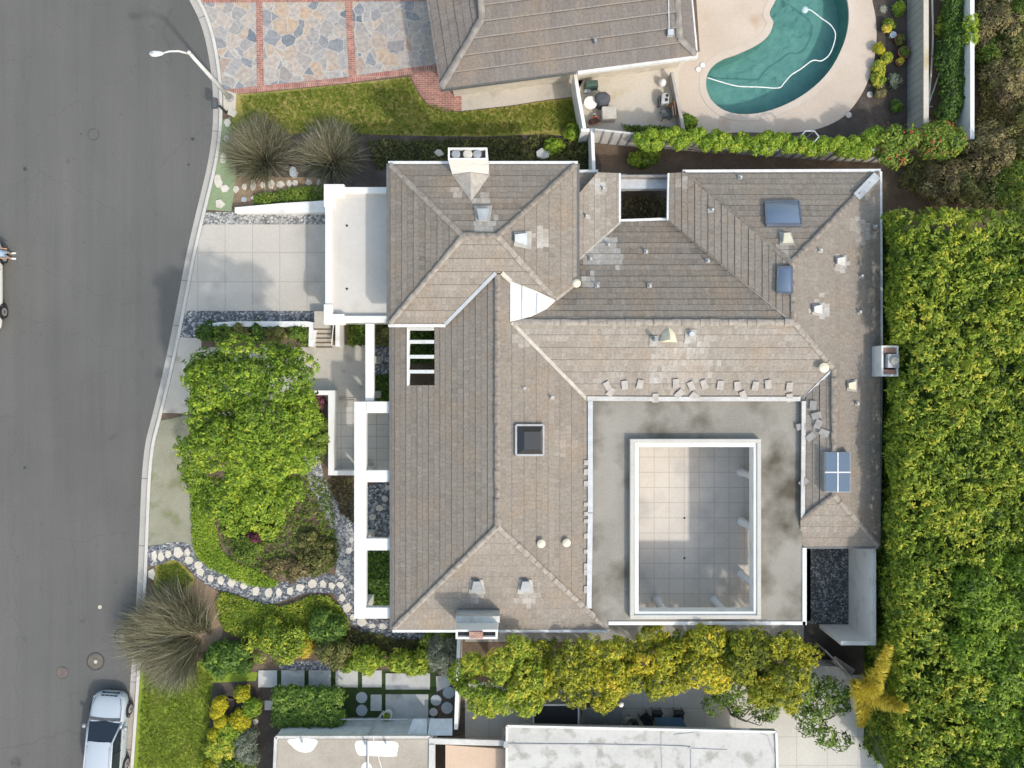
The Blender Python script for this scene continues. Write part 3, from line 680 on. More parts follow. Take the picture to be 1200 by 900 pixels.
# ------------------------------------------------------------------ the main house
house = thing('house', 'large single storey house with brown tiled hip roofs around a square courtyard', 'house', P(720, 460))
NR = dict(x0=-2.2, x1=-.65)
nwN = slope((0, 6.65), 6.1, (0, 1), .42); nwS = slope((0, 6.65), 6.1, (0, -1), .42)
nwW = slope((-2.2, 0), 6.1, (-1, 0), .42); nwE = slope((-.65, 0), 6.1, (1, 0), .42)
wgW = slope((-.66, 0), 5.3, (-1, 0), .42); wgE = slope((-.66, 0), 5.3, (1, 0), .42); wgS = slope((0, -6.57), 5.3, (0, -1), .42)
mdN = slope((0, 2.8), 5.0, (0, 1), .42); mdS = slope((0, 2.8), 5.0, (0, -1), .42)
eaE = slope((13.0, 0), 5.0, (1, 0), .38); eaW = slope((13.0, 0), 5.0, (-1, 0), .34); eaN = slope((0, 5.63), 5.0, (0, 1), .42)
seW = slope((15.25, 0), 4.145, (-1, 0), .45); seS = slope((0, -5.27), 4.145, (0, -1), .4)
smE = slope((5.27, 0), 2.9, (1, 0), .42); smN = slope((0, 10.3), 2.95, (0, 1), .42)
roofs = {}
def rf(key, polys, pl, **k): roofs[key] = tile_roof('roof', polys, pl, tile, house, **k)  # base tints paint the sun in: south slopes paler, north slopes darker
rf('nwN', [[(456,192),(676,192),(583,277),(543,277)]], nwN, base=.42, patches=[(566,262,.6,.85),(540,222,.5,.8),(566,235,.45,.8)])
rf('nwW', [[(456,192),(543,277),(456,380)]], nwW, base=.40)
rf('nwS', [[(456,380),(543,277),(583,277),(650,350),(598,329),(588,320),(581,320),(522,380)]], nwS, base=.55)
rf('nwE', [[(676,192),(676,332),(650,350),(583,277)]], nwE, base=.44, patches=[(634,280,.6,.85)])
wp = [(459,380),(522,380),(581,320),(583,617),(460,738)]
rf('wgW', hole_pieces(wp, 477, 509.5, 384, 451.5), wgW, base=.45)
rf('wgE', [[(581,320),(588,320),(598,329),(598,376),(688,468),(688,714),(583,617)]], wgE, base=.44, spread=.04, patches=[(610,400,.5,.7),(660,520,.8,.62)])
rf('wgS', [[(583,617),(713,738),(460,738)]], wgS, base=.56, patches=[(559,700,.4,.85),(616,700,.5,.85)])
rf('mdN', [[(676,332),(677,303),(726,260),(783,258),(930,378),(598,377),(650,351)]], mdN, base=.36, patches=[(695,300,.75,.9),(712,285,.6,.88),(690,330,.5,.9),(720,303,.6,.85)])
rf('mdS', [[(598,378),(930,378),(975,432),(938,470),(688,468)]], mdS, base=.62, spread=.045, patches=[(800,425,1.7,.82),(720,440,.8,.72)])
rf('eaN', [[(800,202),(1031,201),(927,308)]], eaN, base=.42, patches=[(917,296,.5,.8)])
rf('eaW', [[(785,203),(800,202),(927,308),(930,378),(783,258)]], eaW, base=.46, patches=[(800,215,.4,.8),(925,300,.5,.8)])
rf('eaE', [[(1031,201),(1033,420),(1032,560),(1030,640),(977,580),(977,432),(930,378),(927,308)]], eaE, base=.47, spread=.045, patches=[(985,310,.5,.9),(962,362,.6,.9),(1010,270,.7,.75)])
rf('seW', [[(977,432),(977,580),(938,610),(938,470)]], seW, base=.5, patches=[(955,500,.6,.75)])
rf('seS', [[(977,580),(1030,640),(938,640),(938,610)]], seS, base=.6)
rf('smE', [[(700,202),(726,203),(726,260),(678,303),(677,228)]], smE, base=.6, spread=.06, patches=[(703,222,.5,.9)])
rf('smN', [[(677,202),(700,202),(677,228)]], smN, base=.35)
# white infill pocket between the roofs
mb = MB(); q = [P(598,328,5.05), P(624,339,5.12), P(651,352,5.05), P(640,362,5.0), P(622,371,5.0), P(598,377,5.08)]
mb.add([p + Vector((0,0,.05)) for p in q] + [p - Vector((0,0,1.0)) for p in q], [(5,4,3,2,1,0)] + [(i, (i+1)%6, 6+(i+1)%6, 6+i) for i in range(6)])
for a_, b_ in (((612,334),(612,374)),((630,343),(629,368))): line_bar('membrane_seam', [P(*a_,5.14), P(*b_,5.12)], .03, .02, galv, house)
o = mb.build('roof_cricket', M_plain('fresh_white_membrane', (.72,.72,.71), .7, var=.08, scale=2), house)
bm = bmesh.new(); bm.from_mesh(o.data); bmesh.ops.recalc_face_normals(bm, faces=bm.faces); bm.to_mesh(o.data); bm.free()
mb = MB(); mb.lathe(nwE.at(675,332,.0), [(.2,-.05),(.22,.1),(.12,.2),(.02,.22)]); mb.build('flashing_cone', creamm, house, True)
# walls (set back below the eaves)
mb = MB()
mb.box(-5.2,2.6,3.5,9.8,0,4.3); mb.build('wall', white, house)
mb = MB(); mb.box(-3.55,2.9,-1,3.4,0,3.3); mb.box(-5.2,2.9,-11.4,-1.003,0,3.0); mb.build('wall', white, house)
mb = MB(); mb.box(2.95,12.6,-.2,7.1,0,3.0); mb.build('wall', white, house)
mb = MB(); mb.box(8.4,17.4,7.103,9.7,0,2.8); mb.box(12.603,17.4,-7.4,7.1,0,3.0); mb.build('wall', white, house)
mb = MB(); mb.box(3.0,4.9,7.2,9.8,0,2.75); mb.build('wall', white, house)
# hips, ridges, valleys
def on(pl, *pp, up=0.0): return [pl.at(a, b, up) for a, b in pp]
caps('ridge_tiles', on(nwN, (543,277),(583,277)), .32, .06, hipm, house)
for k, (pl, a, b, m) in enumerate([(nwW,(543,277),(458,194),hipl),(nwN,(583,277),(674,194),hipm),(nwW,(543,277),(458,378),hipl),(nwE,(583,277),(649,349),hipl),
    (wgW,(583,617),(462,736),hipl),(wgE,(583,617),(711,736),hipl),(eaN,(927,308),(1029,203),hipm),(eaN,(927,308),(801,203),hipm),
    (eaE,(930,378),(975,431),hipl),(seS,(977,580),(1029,638),hipl),(seS,(977,580),(940,609),hipm)]):
    caps('hip_tiles', on(pl, a, b), .25, .045, m, house, seed=k)
caps('ridge_tiles', on(wgW, (583,322),(583,617)), .26, .045, hipm, house, seed=21)
caps('ridge_tiles', on(mdN, (602,378),(930,378)), .30, .05, hipl, house, seed=22)
caps('ridge_tiles', on(eaE, (928,308),(930,378)), .26, .04, hipm, house, seed=23)
caps('ridge_tiles', on(seW, (977,432),(977,580)), .26, .04, hipm, house, seed=24)
def valley(pl, a, b, w=.16, m=galv): line_bar('valley_flashing', on(pl, a, b), w, .03, m, house, lift=.05)
valley(nwS,(522,380),(581,320)); valley(mdN,(783,258),(930,378),.14,lightclay); valley(wgE,(600,378),(688,468),.16,lightclay)
valley(mdN,(678,303),(726,260),.2,lightclay); valley(mdN,(651,351),(676,331),.2,lightclay); valley(mdS,(976,432),(938,470),.1,galv); valley(nwS,(588,320),(599,330),.2,lightclay)
line_bar('replacement_strip', on(eaN, (1027,206),(1003,231)), .42, .03, galv, house, lift=.09)
# eaves: gutters and fascia boards
def eave(pl, a, b, m=gutterw, out=(0,0), h=.2):
    A, B = pl.at(*a), pl.at(*b); o = Vector((out[0], out[1], 0))*.06
    mb = MB(); mb.bar(A+o-Vector((0,0,h/2-.02)), B+o-Vector((0,0,h/2-.02)), .13, h); mb.build('gutter', m, house)
eave(nwN,(455,192),(677,192),gutterw,(0,1)); eave(nwW,(456,192),(456,380),gutterd,(-1,0)); eave(nwE,(676,192),(676,332),gutterd,(1,0),.3); eave(nwS,(455,380),(522,380),gutterw,(0,-1),.3)
eave(wgW,(459,381),(460,738),gutterd,(-1,0)); eave(wgS,(460,738),(714,738),gutterw,(0,-1))
eave(eaN,(800,202),(1032,201),gutterw,(0,1)); eave(eaE,(1032,201),(1033,420)); eave(eaE,(1033,420),(1030,640),gutterd); eave(seS,(938,640),(1030,640),gutterd,(0,-1))
eave(smE,(726,203),(726,260)); eave(mdN,(726,260),(784,258),gutterw,(0,1)); eave(eaW,(784,203),(783,258)); eave(smN,(677,202),(701,202),gutterw,(0,1))
# flat gravel roof with the courtyard opening
ZF = 3.42
fo = [P(a, b, ZF) for a, b in [(686,466),(940,466),(940,728),(713,728),(713,736),(686,714)]]
fh = [P(a, b, ZF) for a, b in [(743,519),(889,519),(889,724),(743,724)]]
tri = tessellate_polygon([fo, fh]); al = fo + fh
fs = [tuple(t) if (al[t[1]]-al[t[0]]).cross(al[t[2]]-al[t[0]]).z > 0 else tuple(t)[::-1] for t in tri]
mb = MB(); mb.add(al + [p - Vector((0,0,.18)) for p in al], fs + [tuple(i+len(al) for i in f[::-1]) for f in fs])
mb.build('flat_roof', flatroof, house)
x0, y0 = fo[0].x, 0
mb = MB(); yb = P(0,728,ZF).y; xb0, xb1 = P(713,0,ZF).x, P(940,0,ZF).x
mb.box(xb0, xb1+.15, yb-.17, yb-.002, ZF-.5, ZF+.05); mb.build('fascia', white, house)
mb = MB(); yt = P(0,642,ZF).y; mb.box(xb1+.003, xb1+.2, yb-.17, yt, ZF-.5, ZF+.05); mb.build('fascia', white, house)
# courtyard curb, white beam
def frame(name, px0, py0, px1, py1, zt, zb, w, mat):
    a = P(px0, py0, zt); b = P(px1, py1, zt); mb = MB()
    mb.box(a.x, b.x, a.y-w, a.y, zb, zt); mb.box(a.x, b.x, b.y, b.y+w, zb, zt)
    mb.box(a.x, a.x+w, b.y+w+.001, a.y-w-.001, zb, zt); mb.box(b.x-w, b.x, b.y+w+.001, a.y-w-.001, zb, zt)
    return mb.build(name, mat, house, bevel=.015)
frame('courtyard_curb', 738.5, 514.5, 892, 725.5, ZF+.38, ZF-.1, .19, M_ground('curb_cement', [(.3,(.44,.42,.38)),(.7,(.58,.56,.52))], .8, 9, .1))
frame('courtyard_beam', 743.5, 519, 888, 721.5, ZF+.3, ZF-.42, .2, white)
struct(sheet('courtyard_floor', [(690,476),(950,476),(950,728),(690,728)], Z+.03, courtm))
for a, b in [(868.5,553),(869,611),(868.5,673),(769.5,703),(836.5,703),(700,706),(755,500),(812,500),(868,500)]:
    c = P(a, b, .03); mb = MB(); mb.lathe(c, [(.24,0),(.24,.12),(.195,.14),(.19,1.4),(.18,2.8),(.22,2.84),(.22,3.2)], 20); mb.build('column', colw, house, True)
for a, b in ((802,607),(802,654)):
    mb = MB(); mb.lathe(P(a, b, .04), [(.06,0),(.06,.01)], 14); mb.build('floor_drain', black, house)
# flashing strips round the flat roof
tilepale = M_plain('loose_pale_tile', (.37,.345,.32), .85, var=.18, scale=5)
line_bar('flashing', on(wgE, (691.5,470),(691.5,600)), .24, .05, galv, house, lift=.12); line_bar('flashing', on(wgE, (691.5,601),(690,712)), .24, .05, galv, house, lift=.12)
line_bar('flashing', on(mdS, (688,467),(765,467.5)), .22, .05, dirtywhite, house, lift=.1); line_bar('flashing', on(mdS, (771,467.5),(937,467.5)), .22, .05, dirtywhite, house, lift=.1)
line_bar('flashing', on(seW, (941,470),(940,606)), .2, .05, dirtywhite, house, lift=.1)
for i in (0,1,2,4,5,6,7,9,10,11,13):
    mb = MB(); w_ = random.uniform(.09,.17); p = wgE.at(686.5, 545+i*11.5+random.uniform(-4,4), .05); mb.add([p+Vector((-.10,-w_,.05)), p+Vector((.12,-w_,-.0)), p+Vector((.12,w_,.0)), p+Vector((-.10,w_,.05))], [(0,1,2,3)])
    mb.build('flashing_tab', tilepale, house)
r = random.Random(5)
def slipped(pl, px, py, rot, w, l):
    n = pl.n(); up = Vector((pl.a, pl.b, pl.a**2+pl.b**2)).normalized(); e = up.cross(n)
    c = pl.at(px, py, .06); q = Matrix.Rotation(rot, 3, n); e2, u2 = q @ e, q @ up; mb = MB()
    vs = [c + e2*(sx*w/2) + u2*(sy*l/2) + n*(z + .015*sy + (.035 if sy < 0 else 0)) for z in (0, .035) for sx, sy in ((-1,-1),(1,-1),(1,1),(-1,1))]
    mb.add(vs, [(3,2,1,0),(4,5,6,7),(0,1,5,4),(1,2,6,5),(2,3,7,6),(3,0,4,7)]); mb.build('slipped_tile', tilepale, roofs['mdS'] if pl is mdS else roofs['seW'])
for a, b, rt in [(712,452,.6),(716,459,-.5),(732,451,.1),(750,450,-.05),(792,449,.1),(796,461,-.6),(810,452,.4),(814,464,.9),(825,450,.3),(844,451,.0),(864,452,.1),(871,463,.5),(885,452,-.05),(900,450,.2),(925,453,.1),(925,466,.2),(768,466,0)]:
    slipped(mdS, a, b, rt + r.gauss(0,.06), .30, .46)
for a, b, rt in [(953,475,1.5),(957,487,.3),(959,497,1.2),(950,512,.7),(966,507,-.4),(942,565,.8),(939,500,.2)]:
    slipped(seW, a, b, rt, .3, .44)

# vents, pipes, skylights, chimneys
dullgalv = M_plain('dull_flashing', (.36,.35,.335), .8, var=.2)
dullwhite = M_plain('dull_white_paint', (.56,.55,.53), .7)
def hood(pl, px, py, d, s=1.0, m=galv):
    """sloping metal hood: d = direction the mouth faces (photo axes)"""
    c = pl.at(px, py); d = Vector((d[0], -d[1], 0)).normalized(); sd = Vector((-d.y, d.x, 0)); n = pl.n()
    d = (d - n*d.dot(n)).normalized(); mb = MB()
    vs = []
    for along, w, h in ((-.34,.17,.0),(-.34,.17,.34),(.30,.30,.30),(.30,.30,.0)):
        for sx in (-1, 1): vs.append(c + d*along*s + sd*sx*w*s + Vector((0,0,h*s+.0)))
    mb.add(vs, [(0,1,3,2),(2,3,5,4),(4,5,7,6),(1,7,5,3),(0,2,4,6)])
    o = mb.build('roof_vent', m, house); fl = MB(); fl.add([c + d*(x*s) + sd*(y*s) + n*.06 for x, y in ((-.42,-.34),(.5,-.45),(.5,.45),(-.42,.34))], [(0,1,2,3)])
    fl.build('flashing', dullgalv, o)
    bm = bmesh.new(); bm.from_mesh(o.data); bmesh.ops.recalc_face_normals(bm, faces=bm.faces); bm.to_mesh(o.data); bm.free()
def pipe(pl, px, py, rr=.06, h=.4, m=galv, fl=True):
    c = pl.at(px, py); mb = MB(); mb.tube([c, c+Vector((0,0,h))], rr, 12)
    o = mb.build('vent_pipe', m, house, False)
    if fl:
        n = pl.n(); u = Vector((pl.a, pl.b, pl.a**2+pl.b**2)).normalized(); e_ = u.cross(n); f2 = MB(); s_ = rr*2.2
        f2.add([c + e_*(x*s_) + u*(y*s_) + n*.055 for x, y in ((-1,-1.6),(1,-1.6),(1,1),(-1,1))], [(0,1,2,3)]); f2.build('flashing', dullgalv, o)
def capv(pl, px, py, rr=.17, h=.32, m=creamm):
    c = pl.at(px, py); mb = MB(); mb.lathe(c, [(rr*.7,0),(rr*.7,h*.6),(rr*1.15,h*.6),(rr*1.15,h*.8),(rr*.5,h),(.01,h*1.03)], 16); mb.build('roof_vent', m, house)
hood(nwN, 566, 252, (0,-1), .95); hood(nwE, 611, 281, (1,0), .95)
hood(wgS, 559, 686, (0,1), .9, greymetal); hood(wgS, 616, 686, (0,1), .9, greymetal)
capv(wgE, 634, 636); capv(wgE, 663.5, 635); pipe(wgE, 646, 466, .04, .35); pipe(wgE, 614, 455, .03, .25)
hood(eaN, 921, 280, (0,1), .8, creamm); hood(eaE, 984, 307, (1,0), .75, dullwhite); hood(eaE, 957, 363, (1,0), .75, dullwhite); capv(eaE, 964, 431, .2, .25, creamm)
hood(eaE, 997, 452, (1,0), .7, creamm)
for pl, a, b in [(eaE,960,294),(eaE,1008,324),(eaE,1003,473),(eaN,867,209),(eaW,834,247),(mdN,757,296),(mdN,761,336),(mdN,829,307),(mdN,713,288),(mdN,692,304),(mdN,700,336),(smE,707,222),(smE,687,254),(eaE,1024,266),(eaE,1006,366)]:
    pipe(pl, a, b, .05, .3, dullwhite)
mb = MB(); c = mdS.at(783, 392)
mb.add([c+Vector((-.42,-.36,.02)), c+Vector((.42,-.36,.02)), c+Vector((.3,.1,.03)), c+Vector((-.3,.1,.03)), c+Vector((0,.5,.05)), c+Vector((0,-.26,.55))], [(0,1,5),(1,2,5),(2,4,5),(4,3,5),(3,0,5)])
oo = mb.build('roof_vent', creamm, house); fixn(oo); pipe(mdS, 766, 398, .09, .75, greymetal); pipe(mdS, 809, 392, .12, .35, galv)
def skylight(pl, pts, glass, dome=.15, bars=None, lift=.16, fr=greymetal, fw=.09):
    q = [pl.at(a, b) for a, b in pts]; n = pl.n(); mb = MB()
    for i in range(4): mb.bar(q[i]+n*lift/2, q[(i+1)%4]+n*lift/2, fw, lift+.06, n)
    o = mb.build('skylight', fr, house); c = sum(q, Vector())/4
    g = MB(); q2 = [p + (c-p)*.04 + n*lift for p in q]; q3 = [p + (c-p)*.42 + n*(lift+dome) for p in q]
    if dome: g.add(q2+q3, [(0,1,5,4),(1,2,6,5),(2,3,7,6),(3,0,4,7),(4,5,6,7)])
    else: g.add([p + n*.01 for p in q2], [(0,1,2,3)])
    go = g.build('pane', glass, o)
    bm = bmesh.new(); bm.from_mesh(go.data); bmesh.ops.recalc_face_normals(bm, faces=bm.faces)
    if sum((f.normal for f in bm.faces), Vector()).z < 0: bmesh.ops.reverse_faces(bm, faces=bm.faces)
    bm.to_mesh(go.data); bm.free()
    if dome and glass is not glassk: go.data.polygons.foreach_set('use_smooth', [True]*len(go.data.polygons))
    if bars:
        g = MB(); m = lambda i, j: (q2[i]+q2[j])/2 + n*.03
        g.bar(m(0,1), m(2,3), .045, .04, n); g.bar(m(1,2), m(3,0), .045, .04, n); g.build('glazing_bar', gutterw, o)
    return o
o = skylight(wgE, [(603,498),(635,498),(635,533),(603,533)], glassk, .3); o['label'] = 'dark smoked dome skylight'
o = skylight(eaN, [(896,239),(935,238),(938,265),(897,265)], glassb, .16, fr=M_plain('dark_skylight_curb', (.12,.14,.18), .5)); o['label'] = 'large square blue skylight'
o = skylight(eaW, [(912,314),(928,313),(928,344),(911,343)], glassb, .1, fr=M_plain('dark_skylight_curb', (.12,.14,.18), .5)); o['label'] = 'narrow blue skylight'
mb = MB(); q = [P(967,530,4.35), P(997,530,4.35), P(997,577,4.35), P(967,577,4.35)]
sk4 = MB(); sk4.box(q[0].x, q[1].x, q[2].y, q[0].y, 3.5, 4.3); o = sk4.build('skylight', greymetal, house); o['label'] = 'raised four pane blue skylight'
for i in (0,1):
    for j in (0,1):
        w_ = (q[1].x-q[0].x)/2; h_ = (q[0].y-q[2].y)/2; g = MB(); g.box(q[0].x+i*w_+.03, q[0].x+(i+1)*w_-.03, q[2].y+j*h_+.03, q[2].y+(j+1)*h_-.03, 4.29, 4.33); g.build('pane', solar, o)
g = MB(); g.box((q[0].x+q[1].x)/2-.029, (q[0].x+q[1].x)/2+.029, q[2].y, q[0].y, 4.302, 4.35); g.box(q[0].x, q[1].x, (q[0].y+q[2].y)/2-.029, (q[0].y+q[2].y)/2+.029, 4.301, 4.345); g.build('glazing_bar', gutterw, o)
def chimney(x0, x1, y0, y1, zt, label, zb=0, rim=.09, mat=white):
    mb = MB(); mb.box(x0, x1, y0, y1, zb, zt-.3); mb.box(x0, x1, y0, y0+rim, zt-.299, zt); mb.box(x0, x1, y1-rim, y1, zt-.299, zt)
    mb.box(x0, x0+rim, y0+rim+.001, y1-rim-.001, zt-.299, zt); mb.box(x1-rim, x1, y0+rim+.001, y1-rim-.001, zt-.299, zt)
    o = mb.build('chimney', mat, house); o['label'] = label
    p = MB(); p.box(x0+rim+.002, x1-rim-.002, y0+rim+.002, y1-rim-.002, zt-.297, zt-.25); p.build('flue_tray', M_plain('soot_grey', (.07,.075,.08), .8, var=.4, scale=4), o)
    return o
k = S*(H-7.3)/H
c = chimney(-75*k, -29*k, 263*k, 277*k, 7.3, 'tall white chimney with three round pots', rim=.07); yy = 270*k
for xx, rr, m in ((-52*k, .21, concp), (-66*k, .19, greymetal), (-41*k, .19, greymetal)):
    mb = MB(); mb.lathe((xx, yy, 7.04), [(rr,0),(rr,.2),(rr*.8,.24),(rr*.78,.24),(.01,.25)], 18); mb.build('chimney_pot', m, c)
k = S*(H-5.6)/H
c = chimney(-66*k, -17*k, -299*k, -288*k, 5.6, 'chimney with a red brick flue cap'); mb = MB(); mb.box(-50*k, -34*k, -297.5*k, -289.5*k, 5.32, 5.72); mb.build('flue', brickr, c)
mb = MB(); mb.box(-68*k, -15*k, -287.9*k, -280*k, 2.9, 4.55); mb.build('shoulder', dirtywhite, c)
k = S*(H-4.3)/H
c = chimney(433*k, 453*k, 9*k, 45*k, 4.3, 'white chimney with a metal flue beside the hedge', mat=white); mb = MB(); mb.box(439*k, 452*k, 19*k, 35*k, 4.06, 4.45); mb.build('flue_box', galv, c)
mb = MB(); mb.lathe((446*k, 27*k, 4.45), [(.2,0),(.2,.12),(.16,.16),(.01,.17)], 16); mb.build('flue_cap', concp, c)
mb = MB(); mb.box(436*k, 453*k, 36*k, 42*k, 4.06, 4.28); mb.box(436*k, 453*k, 11*k, 17*k, 4.06, 4.28); mb.build('brick_band', brickr, c)
# cricket behind the north chimney
mb = MB(); A, B, C_, D = nwN.at(530,205,.05), nwN.at(574,205,.05), nwN.at(552,236,.05), nwN.at(552,205,.05); D.z += .45
mb.add([A, B, C_, D], [(0,2,3),(2,1,3),(0,3,1)]); mb.build('chimney_saddle', tilepale, house)
# white slats across the roof opening
zz = lambda px, py: wgW.at(px, py).z
mb = MB(); a0, a1 = wgW.at(477,384), wgW.at(477,452); mb.bar(a0+Vector((.06,0,-.1)), a1+Vector((.06,0,-.1)), .12, .3); mb.build('roof_opening_frame', white, house)
for y in (385, 400.5, 418, 435.5):
    mb = MB(); mb.bar(wgW.at(479,y)-Vector((0,0,.1)), wgW.at(509.5,y)-Vector((0,0,.1)), .17, .24); mb.build('roof_opening_slat', white, house)
# white duct and wall in the light well
mb = MB(); a, b = P(727,221,1.9), P(784,219,1.9); mb.box(a.x, b.x, a.y, a.y+.7, 1.4, 1.9); mb.box(a.x-.2, a.x+.3, a.y-.02, a.y+.72, 1.41, 1.96); mb.build('light_well_cover', galv, house)
mb = MB(); a, b = P(726,205,2.3), P(785,205,2.3); mb.box(a.x, b.x, a.y-.12, a.y, 0, 2.3); mb.build('light_well_wall', greywood, house)

# garage
gar = thing('garage', 'flat white roofed garage at the head of the driveway', 'garage', P(420, 300))
k = S*(H-2.7)/H
gx0, gx1, gy0, gy1 = -219*k, -145*k, 72*k, 231*k
mb = MB(); mb.box(gx0+.1, gx1+.2, gy0+.1, gy1-.1, 0, 2.35); mb.build('wall', white, gar)
mb = MB(); mb.box(gx0+.2, gx1-.02, gy0+.2, gy1-.2, 2.352, 2.42); mb.build('roof', garroof, gar)
mb = MB(); mb.box(gx0, gx0+.34, gy0, gy1, 2.3, 2.7); mb.box(gx0+.341, gx1, gy1-.3, gy1, 2.301, 2.68); mb.box(gx0+.341, gx1, gy0, gy0+.34, 2.301, 2.68)
mb.box(gx0-.05, gx0+.95, gy1-.48, gy1+.12, 2.32, 2.78); mb.box(gx0-.05, gx0+.5, gy1-1.0, gy1-.481, 2.32, 2.78)
mb.box(gx0-.05, gx0+.95, gy0-.1, gy0+.42, 2.32, 2.78); mb.box(gx0-.05, gx0+.38, gy0+.421, gy0+.9, 2.32, 2.78); mb.build('parapet', white, gar, bevel=.02)
for a, b in ((406.5,264.5),(406.5,338.5)):
    mb = MB(); mb.lathe(P(a, b, 2.421), [(.06,0),(.06,.02)], 12); mb.build('roof_drain', black, gar)
mb = MB(); mb.box(gx0+.06, gx0+.098, gy0+.8, gy1-.8, .02, 2.1); mb.build('garage_door', white, gar)

# entry beam and pergola
t = thing('entry_beam', 'long white beam on posts between the garage and the pergola', 'beam', P(433, 425))
k = S*(H-2.65)/H; mb = MB(); mb.box(-172*k, -162*k, -20*k, 71*k, 2.3, 2.65); mb.build('beam', white, t, bevel=.02)
for y in (-17*k, 25*k):
    mb = MB(); mb.box(-171*k, -163*k, y, y+.35, 0, 2.298); mb.build('post', white, t)
t = thing('pergola', 'open white pergola frame along the street front of the house', 'pergola', P(436, 600))
k = S*(H-2.9)/H; mb = MB(); mb.box(-185*k, -171*k, -275*k, -20.5*k, 2.5, 2.9); mb.build('long_beam', white, t, bevel=.02)
for a, b in ((-34,-20.5),(-115,-101),(-195,-181),(-275,-262)):
    mb = MB(); mb.box(-170.9*k, -141.5*k, a*k, b*k, 2.5, 2.895); mb.build('cross_beam', white, t, bevel=.02)
for a in (-33, -114, -194, -274):
    mb = MB(); mb.box(-184*k, -173*k, a*k, (a+11)*k, 0, 2.498); mb.build('post', white, t)

# low garden walls
def wall(name, label, px, z, mat=white, cat='wall', grp=None, zb=-.02):
    q = [P(a, b, z) for a, b in px]; mb = MB(); mb.prism([(p.x, p.y) for p in q], zb, z)
    return tag(mb.build(name, mat, None, bevel=.012), label, cat, grp)
wall('retaining_wall', 'white wedge shaped low wall along the north edge of the driveway', [(275,243),(330,238),(380,235),(382,249),(275,249)], .5)
wall('planter_wall', 'low white planter wall south of the driveway beside the entry steps', [(243,380),(256,377.5),(280,376.5),(360,376.5),(371,378.5),(372.5,383),(367,406),(361.5,406),(362,383),(256,382.5),(244,382)], .55)
wall('entry_wall', 'low white wall bent around the entry terrace beside the front tree', [(362,457.5),(392.5,457.5),(391,520),(391.5,551.5),(416,551.5),(416,557),(384.5,557),(384.5,463),(362,463)], .9)
wall('stair_wall', 'narrow white wall beside the entry steps below the garage', [(393,379),(398,379),(398,406),(393,406)], 1.2)
t = thing('handrail', 'thin white handrail slanting down beside the entry steps', 'handrail', P(390, 395))
mb = MB(); mb.tube([P(391,379,1.1), P(388.5,404,.85), P(390,406,.1)], .025, 8); mb.build('rail', white, t)
mb = MB(); mb.tube([P(391,379,0), P(391,379,1.1)], .02, 8); mb.build('post', white, t)
stepshadem = M_plain('brown_step_shade', (.16,.115,.08), .85)  # dark strips added as painted shadow lines along the step edges
st = thing('entry_steps', 'four concrete steps from the driveway down to the front walk', 'steps', P(379, 392))
for i in range(5):
    y0_, y1_ = 382+i*5.0, 387.2+i*5.0; mb = MB(); a, b = P(371, y1_), P(390.5, y0_); mb.box(a.x, b.x, a.y, b.y, 0, .62-i*.125); so = mb.build('step', walkm, st); mb = MB(); mb.box(a.x+.004, b.x-.004, a.y-.02, a.y+.06, max(.03, .625-i*.125-.02), .635-i*.125); mb.build('step_shade', stepshadem, so)
mb = MB(); a, b = P(372, 382), P(391, 366); mb.box(a.x, b.x, a.y+.004, b.y, .018, .66); mb.build('landing', walkm, st)
t = thing('terrace_step', 'single concrete step between the front walk and the terrace', 'step', P(402, 473))
mb = MB(); a, b = P(390, 477), P(416, 469); mb.box(a.x, b.x, a.y, b.y, 0, .16); mb.box(a.x, b.x, b.y+.002, b.y+.12, 0, .09); mb.build('tread', walkm, t)

# rear enclosure
t = thing('courtyard_wall', 'tall white wall enclosing the dark gravel yard behind the house', 'wall', P(1000, 690))
mb = MB(); mb.box(17.73, 17.93, -12.87, -8.1, 0, 2.79); mb.box(16.2, 17.729, -12.87, -12.67, 0, 2.78); mb.build('wall_panel', white, t, bevel=.01)
mb = MB(); mb.box(15.4, 17.7, -8.55, -8.0, 0, .14); mb.build('plinth', dirtywhite, t)
struct(sheet('gravel_yard', [(940,640),(995,640),(995,731),(940,731)], Z+.03, gravel3))

